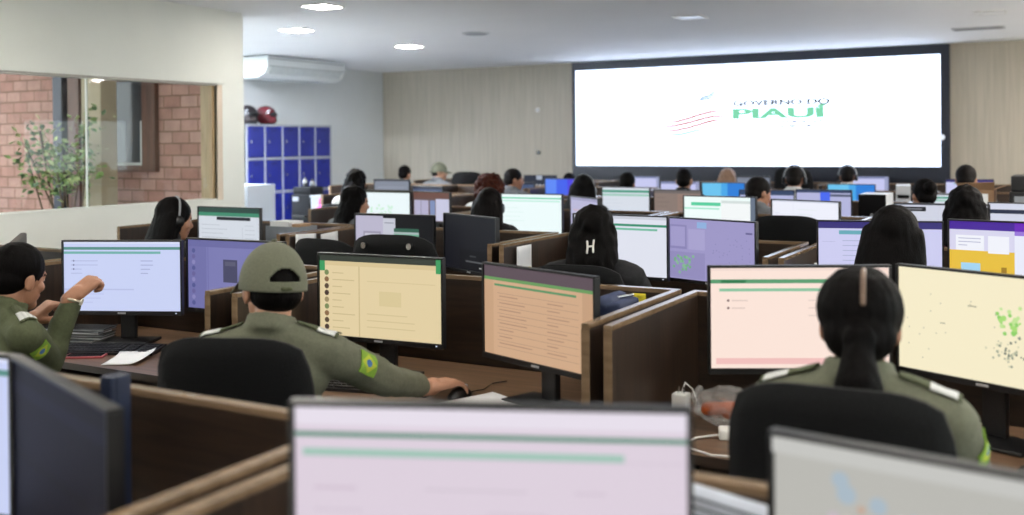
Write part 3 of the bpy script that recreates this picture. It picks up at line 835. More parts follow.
# ------------------------------------------------------------------ chairs
def make_chair():
    t = thing('office_chair', 'x', 'chair')
    # backrest: a curved padded slab
    bm = bmesh.new()
    NX, NZ = 12, 10
    fr_, bk = [], []
    for j in range(NZ + 1):
        for i in range(NX + 1):
            u, v_ = i / NX * 2 - 1, j / NZ
            wd = .225 * (1 - .06 * v_)
            x = wd * u
            z = .53 + .51 * v_
            # rounded top corners
            if v_ > .8:
                x *= 1 - .10 * ((v_ - .8) / .2) ** 2
            z -= .035 * abs(u) ** 4 * v_
            y = -.24 + .045 * u * u - .05 * v_ + .025 * math.sin(v_ * math.pi)
            edge = min(1 - abs(u), 1.0) * 6
            e2 = min(v_, 1 - v_) * 8
            th = .055 * min(1, .35 + .65 * min(edge, e2, 1))
            fr_.append((x, y + th / 2, z))
            bk.append((x, y - th / 2, z))
    k = len(fr_)
    fs = []
    for j in range(NZ):
        for i in range(NX):
            a = j * (NX + 1) + i
            fs.append((a, a + 1, a + NX + 2, a + NX + 1))
            fs.append((k + a, k + a + NX + 1, k + a + NX + 2, k + a + 1))
    rim = [i for i in range(NX + 1)] + [j * (NX + 1) + NX for j in range(1, NZ + 1)] + [NZ * (NX + 1) + i for i in range(NX - 1, -1, -1)] + [j * (NX + 1) for j in range(NZ - 1, 0, -1)]
    for a, b in zip(rim, rim[1:] + rim[:1]):
        fs.append((b, a, k + a, k + b))
    MB().add(fr_ + bk, fs).build('backrest', FABRIC, t, True)
    MB().box(-.23, .23, -.2, .24, .405, .47, bev=.028).build('seat', FABRIC, t, True)
    MB().box(-.2, .2, -.17, .2, .385, .405).build('seat_pan', BLACK, t)
    MB().tube([(0, -.05, .39), (0, -.27, .4), (0, -.315, .5), (0, -.30, .72)], .022, 10).build('back_bracket', BLACK, t, True)
    for s in (-1, 1):
        MB().tube([(s * .2, .02, .395), (s * .275, .02, .41), (s * .28, .02, .63)], .016, 8).box(s * .28 - .035, s * .28 + .035, -.1, .13, .63, .66, bev=.012).build('armrest', BLACK, t, True)
    MB().cyl((0, 0, .1), (0, 0, .25), .03).cyl((0, 0, .25), (0, 0, .385), .017).build('gas_column', BLACK, t, True)
    for q in range(5):
        a = q * 2 * math.pi / 5 + .3
        c, s = math.cos(a), math.sin(a)
        lg = MB().cap((0, 0, .11), (c * .29, s * .29, .085), .026, .017, 8).build('leg', BLACK, t, True)
        m = Matrix.Translation((c * .29, s * .29, .03)) @ Matrix.Rotation(a + .5, 4, 'Z')
        mb = MB()
        for sx in (-.016, .006):
            mb.cyl(tuple(m @ Vector((sx, 0, 0))), tuple(m @ Vector((sx + .012, 0, 0))), .03, n=14)
        mb.cyl((c * .29, s * .29, .03), (c * .29, s * .29, .08), .008)
        mb.build('caster', BLACK, lg, True)
    return t
CH = [None]
def chair(x, y, rz, label, z=1.0):
    t = make_chair() if CH[0] is None else copy_tree(CH[0])
    CH[0] = CH[0] or t
    t.location = (x, y, 0)
    t.rotation_euler = (0, 0, R(rz))
    t.scale = (1, 1, z)
    t['label'] = label
    t['group'] = 'black office chairs'
    return t

# ------------------------------------------------------------------ people
def V(*a):
    return Vector(a)

def ik(s, h, l1, l2, pole):
    d = h - s
    L = min(d.length, (l1 + l2) * .995)
    d = d.normalized()
    h = s + d * L
    a = (l1 * l1 - l2 * l2 + L * L) / (2 * L)
    hh = math.sqrt(max(0, l1 * l1 - a * a))
    p = (pole - d * pole.dot(d)).normalized()
    return s + d * a + p * hh, h

def hand(mb0, wrist, d, n, side, curl, pinch=False, r=1.0):
    """palm, five fingers and a thumb; d = pointing direction, n = back-of-hand normal"""
    d = d.normalized()
    n = (n - d * n.dot(d)).normalized()
    class S:
        @staticmethod
        def cap(a, b, ra, rb, n=8):
            mb0.cap(wrist + (a - wrist) * r, wrist + (b - wrist) * r, ra * r, rb * r, n)
    mb = S
    sdir = d.cross(n).normalized() * side      # towards the thumb for side=+1 (left/right handled by caller)
    P = lambda a, b, c: wrist + d * a + sdir * b + n * c
    mb.cap(P(-.02, 0, 0), P(.02, 0, 0), .026, .028, 10)
    for b in (-.026, -.009, .009, .026):
        mb.cap(P(.015, b * .8, 0), P(.085, b, .002), .0155, .0125, 8)
    spec = [(.027, .070, .0092), (.009, .079, .0095), (-.009, .073, .0092), (-.026, .056, .0082)]
    for i, (b, L, rad) in enumerate(spec):
        p = P(.088, b, .002)
        ang = 0
        cc = curl * (1 + .12 * i)
        segs = (.45, .32, .25)
        for q, f in enumerate(segs):
            ang += cc * (.8 if q == 0 else 1.0)
            dd = d * math.cos(ang) - n * math.sin(ang) + sdir * (b * .6 if q == 0 else 0)
            e = p + dd.normalized() * (L * f)
            mb.cap(p, e, rad * (1 - .08 * q), rad * (.94 - .08 * q), 8)
            p = e
    # thumb leaves the side of the palm near its base
    p0 = P(.02, .024, -.006)
    if pinch:
        p1, p2, p3 = P(.05, .045, -.022), P(.082, .036, -.042), P(.100, .022, -.05)
    else:
        p1, p2, p3 = P(.046, .047, -.012), P(.076, .055, -.02), P(.098, .052, -.026)
    mb.cap(p0, p1, .0145, .0125, 8)
    mb.cap(p1, p2, .0118, .0105, 8)
    mb.cap(p2, p3, .0102, .0088, 8)

def person(x, y, rz, label, s=1.0, skin=None, cloth=None, trouser=None, hair='short', hairm=None, head=(0, 0, 0), lean=4,
           hands=None, vox=.012, extras=(), sleeve=.93, curls=(.35, .35), pinch=None, headsize=1.0, group=None, poles=None, hdirs=(None, None), handsize=1.0):
    """seated figure facing +y before rotation; head = (turn, nod, tilt) in degrees relative to the torso"""
    skin, cloth, trouser, hairm = skin or SKIN, cloth or DARKCLOTH, trouser or NAVYCLOTH, hairm or HAIR
    piv = V(0, 0, .56)
    Lm = Matrix.Translation(piv) @ Matrix.Rotation(-R(lean), 4, 'X') @ Matrix.Translation(-piv)
    P = lambda *a: Lm @ V(*a)
    hd = Lm @ Matrix.Translation((0, .012, 1.125)) @ Euler((-R(head[1]), R(head[2]), R(head[0])), 'XYZ').to_matrix().to_4x4() @ Matrix.Scale(headsize, 4)
    sh = [P(-.178, -.005, 1.005), P(.178, -.005, 1.005)]
    hands = hands or (V(-.16, .50, .775), V(.17, .50, .775))
    el, wr = [], []
    for i in (0, 1):
        e, h_ = ik(sh[i], V(*hands[i]), .285, .255, V(*poles[i]) if poles else V((-.55, .55)[i], -.35, -.8))
        el.append(e)
        wr.append(h_)
    hip = [V(-.095, 0, .555), V(.095, 0, .555)]
    kn = [V(-.13, .42, .535), V(.13, .42, .535)]
    an = [V(-.13, .36, .10), V(.13, .36, .10)]

    def torso(mb, g):
        mb.ell((0, -.01, .575), (.168 + g, .125 + g, .115))
        mb.ell((0, -.005, .70), (.148 + g, .108 + g, .14), Lm)
        mb.ell((0, .0, .83), (.158 + g, .112 + g, .15), Lm)
        mb.ell((0, -.004, .945), (.172 + g, .108 + g, .115 + g * .5), Lm)
        for q in (0, 1):
            mb.cap(P(0, -.012, 1.065), sh[q], .048 + g * .6, .058 + g * .7, 12)
    # body: one continuous surface
    mb = MB()
    torso(mb, -.006)
    for i in (0, 1):
        mb.cap(sh[i], el[i], .048, .040, 12)
        mb.cap(el[i], el[i].lerp(wr[i], .35), .040, .039, 12)
        mb.cap(el[i].lerp(wr[i], .35), wr[i], .039, .026, 12)
        d = (wr[i] - el[i]).normalized()
        hdir = d if pinch is not None and i in pinch else (d + V(0, 0, .35 if d.z < -.1 else 0)).normalized()
        if hdirs[i]:
            hdir = V(*hdirs[i]).normalized()
        nn = V(0, 0, 1) if abs(hdir.z) < .75 else V(0, -1, 0)
        if pinch is not None and i in pinch:
            nn = V(.25, -1, .5) if i == 1 else V(-.2, -1, .4)
        hand(mb, wr[i], hdir, nn, 1 if i == 0 else -1, curls[i], pinch is not None and i in pinch, handsize)
        mb.cap(hip[i], kn[i], .074, .055, 12)
        mb.cap(kn[i], kn[i].lerp(an[i], .3), .053, .054, 12)
        mb.cap(kn[i].lerp(an[i], .3), an[i], .054, .036, 12)
        mb.cap(an[i] + V(0, -.02, -.05), an[i] + V(0, .13, -.065), .034, .026, 10)
    mb.cap(P(0, -.012, 1.03), hd @ V(0, -.005, .03), .055, .053, 14)
    H = lambda c, r: mb.ell(c, r, hd)
    H((0, .012, .095), (.074, .094, .090))
    H((0, .045, .03), (.056, .06, .07))
    H((0, .083, -.02), (.027, .024, .022))
    H((0, .088, .092), (.05, .022, .016))
    H((-.042, .075, .045), (.02, .02, .02))
    H((.042, .075, .045), (.02, .02, .02))
    mb.cap(hd @ V(0, .104, .078), hd @ V(0, .121, .046), .009, .0135, 8)
    H((-.011, .112, .042), (.009, .011, .008))
    H((.011, .112, .042), (.009, .011, .008))
    H((0, .104, .015), (.023, .011, .006))
    H((0, .102, .004), (.02, .011, .006))
    for q in (-1, 1):
        H((q * .031, .091, .073), (.013, .011, .009))
        H((q * .077, .004, .058), (.010, .020, .031))
        H((q * .073, .012, .04), (.009, .012, .015))
    me = union(mb, vox, 2, .45)
    body = link('person', me, [skin, EYEW, LIP, HAIR], None, True)
    inv = hd.inverted()
    for p in me.polygons:
        c = inv @ p.center
        if c.y > .08 and -.03 < c.z < .13:
            if ((abs(c.x) - .031) / .012) ** 2 + ((c.z - .073) / .0075) ** 2 < 1:
                p.material_index = 3 if abs(abs(c.x) - .031) < .005 else 1
            elif (c.x / .022) ** 2 + ((c.z - .009) / .010) ** 2 < 1:
                p.material_index = 2
            elif abs(abs(c.x) - .031) < .02 and .086 < c.z < .094:
                p.material_index = 3
    body.location = (x, y, 0)
    body.rotation_euler = (0, 0, R(rz))
    body.scale = (s, s, s)
    tag(body, label, 'person', group)
    # shirt
    mb = MB()
    torso(mb, .010)
    for i in (0, 1):
        mb.cap(sh[i], el[i], .064, .054, 12)
        end = el[i].lerp(wr[i], sleeve)
        mb.cap(el[i], end - (wr[i] - el[i]).normalized() * .02, .053, .040, 12)
    a, b = P(0, -.012, 1.06), P(0, .0, 1.112)
    n_ = (b - a).normalized()
    sx = V(1, 0, 0)
    sy = n_.cross(sx)
    for q in range(18):
        t0, t1 = 2 * math.pi * q / 18, 2 * math.pi * (q + 1) / 18
        c0 = b + (sx * math.cos(t0) * .066 + sy * math.sin(t0) * .064)
        c1 = b + (sx * math.cos(t1) * .066 + sy * math.sin(t1) * .064)
        mb.cap(c0 - n_ * .035, c1 - n_ * .035, .014, .014, 8)
        mb.cap(c0, c1, .010, .010, 8)
        mb.cap(c0 - n_ * .017, c1 - n_ * .017, .012, .012, 8)
    sv = max(vox, .008)
    me = union(mb, sv, 3)
    wobble(me, .006, 11, x, (1, 1, 1.6))
    wobble(me, .003, 26, y)
    shirt = link('shirt', me, cloth, body, True)
    # trousers, shoes
    mb = MB().ell((0, -.01, .57), (.185, .14, .10))
    for i in (0, 1):
        mb.cap(hip[i], kn[i], .086, .066, 12)
        mb.cap(kn[i], an[i] + V(0, 0, .035), .066, .054, 12)
    me = union(mb, .014, 3)
    for v in me.vertices:       # flattened where the seat carries the body
        if v.co.z < .475 and v.co.y < .27:
            v.co.z = .475
    link('trousers', me, trouser, body, True)
    for i in (0, 1):
        mb = MB().cap(an[i] + V(0, -.03, -.055), an[i] + V(0, .16, -.062), .042, .034, 12).cap(an[i] + V(0, -.015, -.05), an[i] + V(0, 0, 0), .04, .04, 12)
        me = union(mb, .012, 2)
        lo = min(v.co.z for v in me.vertices)
        for v in me.vertices:
            v.co.z = max(v.co.z - lo - .006, 0.001)
        link('shoe', me, BLACK, body, True)
    # hair
    mb = MB()
    E = lambda c, r: mb.ell(c, r, hd)
    C = lambda a_, b_, r0, r1=None: mb.cap(hd @ V(*a_), hd @ V(*b_), r0, r1, 12)
    amp, sc_, st = .0035, 60, (1, 1, .25)
    if hair in ('short', 'crop'):
        g = .004 if hair == 'crop' else .010
        E((0, .0, .108), (.074 + g, .092 + g, .082 + g))
        E((0, -.035, .06), (.066 + g * .6, .062 + g * .6, .06))
        amp = .002
    elif hair == 'capped':
        E((0, -.002, .088), (.079, .091, .088))
        E((0, -.024, .050), (.072, .069, .050))
        amp = .0012
    elif hair in ('long', 'wavy', 'shoulder'):
        E((0, -.004, .108), (.089, .104, .094))
        L = {'long': -.34, 'wavy': -.17, 'shoulder': -.12}[hair]
        for q in range(-4, 5):
            xx = q * .021
            yy = -.062 + .030 * (abs(q) / 4) ** 2
            sp = 1.25 if hair == 'long' else 1.0
            rr = .036 if hair == 'long' else .030
            C((xx * .9, yy, .09), (xx * sp, yy - .035, L * .35), rr, rr)
            C((xx * sp, yy - .035, L * .35), (xx * sp * .96, yy - .05, L), rr, .024)
        for q in (-1, 1):
            C((q * .078, .015, .08), (q * .092, -.01, -.06), .022, .022)
        amp = .004 if hair == 'long' else .010
        sc_ = 60 if hair == 'long' else 34
        st = (1, 1, .12) if hair == 'long' else (1, 1, .6)
    elif hair == 'curly':
        E((0, -.02, .085), (.135, .135, .125))
        E((-.07, -.02, .02), (.075, .085, .085))
        E((.07, -.02, .02), (.075, .085, .085))
        amp, sc_, st = .022, 30, (1, 1, 1)
    elif hair == 'ponytail':
        E((0, -.008, .105), (.093, .107, .096))
        E((0, -.045, .055), (.078, .072, .07))
        E((0, -.115, .045), (.036, .03, .034))
        C((0, -.118, .03), (.0, -.14, -.05), .03, .05)
        C((0, -.14, -.05), (.0, -.135, -.155), .05, .034)
        amp, st = .003, (1, 1, .2)
    elif hair == 'bun':
        E((0, -.004, .106), (.084, .100, .09))
        E((0, -.04, .06), (.07, .066, .062))
        E((0, -.11, .125), (.046, .044, .044))
        amp = .003
    me = union(mb, min(vox, .009), 2)
    wobble(me, amp, sc_, x, st)
    hr = link('hair', me, hairm, body, True)
    ctx = dict(body=body, hd=hd, P=P, sh=sh, el=el, wr=wr, shirt=shirt, hair=hr)
    for ex in extras:
        ex(ctx)
    return ctx

def ex_headset(col=BLACK):
    def f(c):
        hd, body = c['hd'], c['body']
        mb = MB()
        pts = [hd @ V(.096 * math.cos(t), .0, .09 + .112 * math.sin(t)) for t in [math.pi * i / 16 for i in range(17)]]
        mb.tube(pts, .0065, 8)
        hs = mb.build('headset', col, body, True)
        for q in (-1, 1):
            mb = MB()
            mb.cyl(hd @ V(q * .083, .0, .06), hd @ V(q * .108, .0, .06), .036, .034, 18)
            mb.build('ear_cup', BLACK, hs, True)
        MB().tube([hd @ V(-.1, .01, .04), hd @ V(-.09, .08, .0), hd @ V(-.05, .125, -.005)], .004, 6).build('boom_mic', BLACK, hs, True)
    return f

def ex_hairclip(kind):
    def f(c):
        hd, body = c['hd'], c['body']
        bvh = BVHTree.FromPolygons([v.co for v in c['hair'].data.vertices], [p.vertices for p in c['hair'].data.polygons])
        def on(x, z):
            o = hd @ V(x, -.6, z)
            d = (hd @ V(x, 0, z) - o).normalized()
            h = bvh.ray_cast(o, d)
            return (h[0] - d * .003) if h[0] else hd @ V(x, -.13, z)
        mb = MB()
        if kind == 'claw':
            mb.tube([on(-.016, .035), on(-.013, .01), on(-.015, -.015)], .0045, 8).tube([on(.012, .04), on(.010, .012), on(.012, -.01)], .0045, 8).tube([on(-.013, .012), on(.010, .016)], .004, 8)
            mb.build('hair_clip', plain('pearl_clip', 'd8d2cc', .3), body, True)
        else:
            mb.tube([on(.008, .19), on(.008, .165), on(.008, .14), on(.008, .12)], .006, 8)
            mb.build('hair_clip', plain('brown_clip', '6b5444', .4), body, True)
    return f

def ex_uniform(patches=(1,), start=.26):
    def f(c):
        body, P, sh, el = c['body'], c['P'], c['sh'], c['el']
        me = c['shirt'].data
        bvh = BVHTree.FromPolygons([v.co for v in me.vertices], [p.vertices for p in me.polygons])
        def skin(o, d, eps):
            h = bvh.ray_cast(o, d)
            return (h[0] - d * eps) if h[0] else None
        def sheet(fn, nu, nv, name, mats, matf, par):
            vs, ok = [], True
            for j in range(nv + 1):
                for i in range(nu + 1):
                    q = fn(i / nu, j / nv)
                    if q is None:
                        return None
                    vs.append(q)
            mb = MB()
            for j in range(nv):
                for i in range(nu):
                    a = j * (nu + 1) + i
                    mb.add([vs[a], vs[a + 1], vs[a + nu + 2], vs[a + nu + 1]], [(0, 1, 2, 3)], matf((i + .5) / nu, (j + .5) / nv))
            o = mb.build(name, mats, par, True, fix=False)
            m = o.modifiers.new('t', 'SOLIDIFY')
            m.thickness = .003
            m.offset = 0
            return o
        for i in (0, 1):
            sg = (-1, 1)[i]
            inn, out = P(sg * .085, -.012, 1.2), sh[i] + V(sg * .03, 0, .2)
            dn = V(0, 0, -1)
            o = sheet(lambda u, v: skin(inn.lerp(out, u) + V(0, (v - .5) * .06, 0), dn, .007), 16, 4, 'epaulette', [OLIVE_D, plain('silver_braid', 'd0d2d0', .5)], lambda u, v: 1 if .5 < u < .95 else 0, body)
            if i in patches:
                ax = (el[i] - sh[i]).normalized()
                outw = V(sg, -.35, .15)
                outw = (outw - ax * outw.dot(ax)).normalized()
                tg = ax.cross(outw)
                def arm(u, v):
                    ce = sh[i].lerp(el[i], start + .26 * v) + tg * ((u - .5) * .068)
                    return skin(ce + outw * .2, -outw, .004)
                sheet(arm, 24, 24, 'sleeve_patch', [plain('patch_green', '86b03a', .8), plain('patch_yellow', 'bcc83a', .8), plain('patch_blue', '4a7ab8', .8)], lambda u, v: 2 if (u - .5) ** 2 + (v - .5) ** 2 < .03 else (1 if abs(u - .5) + abs(v - .5) < .42 else 0), body)
    return f

def ex_cap(c):
    hd, body = c['hd'], c['body']
    NA, NE = 120, 44
    rx, ry, rz_ = .093, .112, .128
    z0 = .072
    vs, idx = [], {}
    mb = MB()
    def pt(a, e):
        # azimuth a: 0 = back of the head
        r_ = math.cos(e)
        return hd @ V(rx * r_ * math.sin(a), .008 - ry * r_ * math.cos(a), z0 + rz_ * math.sin(e) + .012 * (1 - math.cos(a)) * (1 - math.sin(e)) * .5)
    fs = []
    es = [(-.10 + i * (math.pi / 2 + .10) / NE) for i in range(NE + 1)]
    for e in es:
        for k in range(NA):
            vs.append(pt(2 * math.pi * (k + .5) / NA - math.pi, e))
    for j in range(NE):
        for k in range(NA):
            a = 2 * math.pi * (k + 1) / NA - math.pi
            if a > math.pi:
                a -= 2 * math.pi
            arch = abs(a) < .52 and es[j] > .10 and es[j + 1] < .10 + .36 * math.sqrt(max(0, 1 - (a / .52) ** 2))
            if arch:
                continue
            fs.append((j * NA + k, j * NA + (k + 1) % NA, (j + 1) * NA + (k + 1) % NA, (j + 1) * NA + k))
    crown = MB().add(vs, fs).build('cap', OLIVE_CAP, body, True)
    m = crown.modifiers.new('t', 'SOLIDIFY')
    m.thickness = .004
    b = MB()
    n, vs = 16, []
    for k in range(n + 1):
        t = (k / n - .5) * 2 * 1.15
        p0 = V(rx * math.sin(t), .008 + ry * math.cos(t), .088)
        p1 = p0 + V(.012 * math.sin(t), .072 * max(0, math.cos(t)) ** .6, -.022 - .012 * abs(math.sin(t)))
        vs += [hd @ p0, hd @ p1]
    br = b.add(vs, [(2 * k, 2 * k + 1, 2 * k + 3, 2 * k + 2) for k in range(n)]).build('brim', OLIVE_CAP, crown, True)
    m = br.modifiers.new('t', 'SOLIDIFY')
    m.thickness = .004
    MB().ell((0, .008, z0 + rz_ + .003), (.009, .009, .005), hd).build('button', OLIVE_CAP, crown, True)
    MB().tube([pt(t, -.02) + (pt(t, -.02) - hd @ V(0, 0, .07)).normalized() * .003 for t in (-.12, 0, .12)], .006, 8).build('buckle', OLIVE_D, crown, True)

def ex_watch(i):
    def f(c):
        w0, e0 = c['wr'][i], c['el'][i]
        d = (w0 - e0).normalized()
        sx = d.orthogonal().normalized()
        sy = d.cross(sx)
        p = w0 - d * .012
        pts = [p + (sx * math.cos(t) + sy * math.sin(t)) * .031 for t in [2 * math.pi * k / 20 for k in range(21)]]
        b = MB().tube(pts, .006, 8)
        o = b.build('wristwatch', plain('steel_watch', 'b8b09a', .3, .8), c['body'], True)
        q = p + sx * .034
        MB().cyl(q, q + sx * .006, .014, .013).build('watch_face', plain('watch_face', 'e8e4d8', .3), o)
    return f

person(-2.05, 2.21, 25, 'person in olive uniform and olive cap seen from behind, hand on a computer mouse', .985, SKIN_L, OLIVE, OLIVE_D, 'capped', HAIR,
       head=(36, 0, 0), lean=7, hands=(V(-.18, .47, .79), V(.40, .50, .80)), vox=.0062, extras=(ex_cap, ex_uniform((1,))), sleeve=.84, curls=(.3, .34), headsize=1.07, hdirs=(None, (.7, .6, .02)), handsize=1.1)
person(-3.28, 2.16, -10, 'person in dark olive uniform raising a clenched fist towards a bluish screen', .965, SKIN, OLIVE_D, OLIVE_D, 'short', HAIR,
       head=(14, 3, 0), lean=9, hands=(V(-.16, .24, .99), V(.03, .315, 1.095)), vox=.0055, extras=(ex_uniform((1,), .04), ex_watch(1)), sleeve=.90,
       curls=(.8, 1.0), pinch=(0, 1), poles=(V(-.5, .3, -.9), V(.15, -.6, -.8)), hdirs=((.3, .7, .6), (.05, .78, .50)), handsize=1.08)
person(-.425, 2.27, 3, 'person in olive uniform with dark hair in a low ponytail and a brown clip', 1.0, SKIN, OLIVE, OLIVE_D, 'ponytail', HAIR,
       head=(6, 2, 0), lean=5, vox=.007, extras=(ex_uniform((1,)), ex_hairclip('brown')))
person(-1.88, 4.07, 10, 'person in black with wavy black hair held by a pale claw clip', 1.0, SKIN, DARKCLOTH, NAVYCLOTH, 'wavy', HAIR, head=(8, 2, 0), vox=.009, extras=(ex_hairclip('claw'),))
person(-.634, 4.07, 2, 'person with very long straight black hair seen from behind', 1.02, SKIN, DARKCLOTH, NAVYCLOTH, 'long', HAIR, head=(2, 2, 4), vox=.010)
person(-4.549, 4.08, -8, 'person with long black hair and a headset sitting below the brick window', .99, SKIN, DARKCLOTH, NAVYCLOTH, 'long', HAIR, head=(-14, 8, 0), vox=.010, extras=(ex_headset(plain('grey_headset', '8a8c90', .4)),))
person(-.546, 5.95, 0, 'person in wine red with a rounded black bob near the frame edge', 1.02, SKIN, WINECLOTH, NAVYCLOTH, 'shoulder', HAIR, head=(0, 2, 0), vox=.011)
person(-3.527, 5.95, 8, 'person in black with dark hair down the back beside a bright white screen', .975, SKIN, DARKCLOTH, NAVYCLOTH, 'long', HAIR_B, head=(0, 2, 0), vox=.011, extras=(ex_headset(),))
person(-4.708, 5.95, -12, 'person with black shoulder length hair, face turned towards a white map screen', .98, SKIN_L, GREYCLOTH, NAVYCLOTH, 'shoulder', HAIR, head=(-18, 4, 0), vox=.011)
person(-4.60, 7.80, 6, 'person with a large cloud of auburn curly hair', 1.0, SKIN_D, WHITECLOTH, NAVYCLOTH, 'curly', HAIR_C, head=(0, 2, 0), vox=.012)
person(-6.111, 7.80, 0, 'dark haired person near the printer at the locker side', 1.03, SKIN, WHITECLOTH, NAVYCLOTH, 'shoulder', HAIR, head=(0, 2, 0), vox=.012)
person(-2.21, 7.80, -6, 'short haired person turned aside, resting one hand by the cheek', 1.0, SKIN, GREYCLOTH, NAVYCLOTH, 'short', HAIR_B, head=(-30, 4, 0), vox=.010,
       hands=(V(-.16, .48, .775), V(.12, .20, 1.03)), pinch=(1,), curls=(.35, .7), poles=(V(-.5, -.3, -.8), V(.4, .3, -.9)))
person(-3.687, 7.80, 6, 'person with long black hair and a black headset in the fifth row', 1.0, SKIN, DARKCLOTH, NAVYCLOTH, 'long', HAIR, head=(4, 2, 0), vox=.012, extras=(ex_headset(plain('grey_headset', '8a8c90', .4)),))
person(-.986, 7.80, 0, 'person with black hair gathered in a bun beside the computer towers', 1.0, SKIN, DARKCLOTH, NAVYCLOTH, 'bun', HAIR, head=(28, 2, 0), vox=.012)
person(-4.074, 9.68, 4, 'dark haired person low behind a pale screen with green bars', .975, SKIN, DARKCLOTH, NAVYCLOTH, 'short', HAIR, vox=.013)
person(-2.37, 9.68, 4, 'close-cropped person with a thin pale headset below the video wall', 1.03, SKIN, WHITECLOTH, NAVYCLOTH, 'crop', HAIR_B, vox=.012, extras=(ex_headset(plain('pale_headset', 'b4b8bc', .4)),))
person(-3.461, 9.68, 6, 'short haired person in black before a pale lilac screen', 1.01, SKIN, DARKCLOTH, NAVYCLOTH, 'crop', HAIR, vox=.012)
person(-5.428, 9.68, 0, 'short haired person in profile before the pale wood wall', 1.0, SKIN, GREYCLOTH, NAVYCLOTH, 'short', HAIR_B, head=(-45, 2, 0), vox=.012)
person(-.884, 9.68, 0, 'short haired person behind the cardboard box', 1.04, SKIN, GREYCLOTH, NAVYCLOTH, 'short', HAIR_B, vox=.012)
person(-5.645, 11.55, 4, 'dark haired person bent low under the corner of the video wall', .92, SKIN, DARKCLOTH, NAVYCLOTH, 'short', HAIR, vox=.013)
person(-2.246, 11.55, 4, 'close-cropped person with a headset in the row under the video wall', 1.0, SKIN, WHITECLOTH, NAVYCLOTH, 'crop', HAIR_B, vox=.012, extras=(ex_headset(plain('pale_headset', 'b4b8bc', .4)),))
person(-3.60, 11.55, 0, 'person with light brown hair under the video wall', .97, SKIN_L, DARKCLOTH, NAVYCLOTH, 'shoulder', HAIR_L, vox=.012)
person(-7.633, 11.55, -10, 'person in a grey green cap turned aside by the pale wood wall', 1.015, SKIN_L, GREYCLOTH, NAVYCLOTH, 'capped', HAIR_B, head=(-45, 0, 0), vox=.010, extras=(ex_cap,))
person(-8.179, 11.55, 0, 'black haired person by the corner of the pale wood wall', .985, SKIN, DARKCLOTH, NAVYCLOTH, 'short', HAIR, vox=.012)

# chairs: one under everybody, then the empty ones
def behind(x, y, rz, label, z=1.0, d=.02):
    a = R(rz)
    return chair(x + d * math.sin(a) * -1, y + d * math.cos(a), rz, label, z)
for x, y, rz, l, *zz in [
    (-2.05, 2.20, 22, 'black office chair under the person in the olive cap', 1.055),
    (-3.28, 2.16, -8, 'black office chair under the person with a raised fist'),
    (-.425, 2.235, 3, 'black office chair under the ponytailed person in olive', 1.09),
    (-1.88, 4.07, 8, 'black office chair under the person with the claw clip', 1.05),
    (-.634, 4.07, 2, 'black office chair under the person with very long straight hair'),
    (-4.549, 4.08, -6, 'black office chair under the person below the brick window'),
    (-.546, 5.95, 0, 'black office chair under the person in wine red'),
    (-3.527, 5.95, 6, 'black office chair under the dark haired person by the bright white screen'),
    (-4.708, 5.95, -8, 'black office chair under the person facing the white map screen'),
    (-4.60, 7.80, 4, 'black office chair under the curly haired person'),
    (-6.111, 7.80, 0, 'black office chair under the person near the printer'),
    (-2.21, 7.80, -4, 'black office chair under the person resting a hand by the cheek'),
    (-3.687, 7.80, 4, 'black office chair under the headset wearer of the fifth row'),
    (-.986, 7.80, 0, 'black office chair under the person with a bun'),
    (-4.074, 9.68, 4, 'black office chair under the person behind the green barred screen'),
    (-2.37, 9.68, 4, 'black office chair under the close-cropped headset wearer'),
    (-3.461, 9.68, 4, 'black office chair under the person before the pale lilac screen'),
    (-5.428, 9.68, 0, 'black office chair under the person in profile'),
    (-.884, 9.68, 0, 'black office chair under the person behind the cardboard box'),
    (-5.645, 11.55, 4, 'black office chair under the person bent low'),
    (-2.246, 11.55, 4, 'black office chair in the row under the video wall, at its edge'),
    (-3.60, 11.55, 0, 'black office chair under the light brown haired person'),
    (-7.633, 11.55, -8, 'black office chair under the person in the grey green cap'),
    (-8.179, 11.55, 0, 'black office chair by the corner of the pale wood wall')]:
    behind(x, y, rz, l, *zz)
chair(-3.27, 4.22, -6, 'empty black office chair between the capped person and the window wall', 1.09)
c2 = chair(-2.66, 3.88, 8, 'empty black office chair with two silver bolts on its back', 1.16)
MB().cyl((-.11, -.27, 1.0), (-.11, -.318, 1.0), .012).cyl((.11, -.27, 1.0), (.11, -.318, 1.0), .012).build('bolt', CHROME, c2)
chair(-1.42, 5.92, 0, 'empty black office chair below the plain white screen', 1.14)
chair(-2.82, 11.75, 0, 'tall black chair back beside the headset wearer under the video wall', 1.24)
chair(-7.1, 11.6, 20, 'empty black chair beside the person in the grey green cap', 1.18)

# ------------------------------------------------------------------ things on the desks
ZD = .7392
KEYM = plain('keycaps', '1d1d20', .5)
def keyboard(x, y, rz, label):
    t = thing('keyboard', label, 'keyboard', (x, y, ZD), R(rz), 'black keyboards')
    MB().add([(-.22, -.065, 0), (.22, -.065, 0), (.22, .075, 0), (-.22, .075, 0), (-.22, -.065, .010), (.22, -.065, .010), (.22, .075, .022), (-.22, .075, .022)], [(3, 2, 1, 0), (4, 5, 6, 7), (0, 1, 5, 4), (1, 2, 6, 5), (2, 3, 7, 6), (3, 0, 4, 7)]).build('body', BLACK, t)
    mb = MB()
    for r_ in range(5):
        for c in range(21):
            if c in (14, 17) or (r_ == 0 and 4 <= c <= 9):
                continue
            xx, yy = -.212 + c * .0203, -.055 + r_ * .024
            z = .010 + (yy + .065) / .14 * .012
            mb.box(xx, xx + .0165, yy, yy + .0185, z, z + .006)
    z = .0115
    mb.box(-.128, -.012, -.055, -.0365, z, z + .0055)
    mb.build('key', KEYM, t)
keyboard(-3.56, 2.90, 24, 'black keyboard below the bluish screen of the person raising a fist')
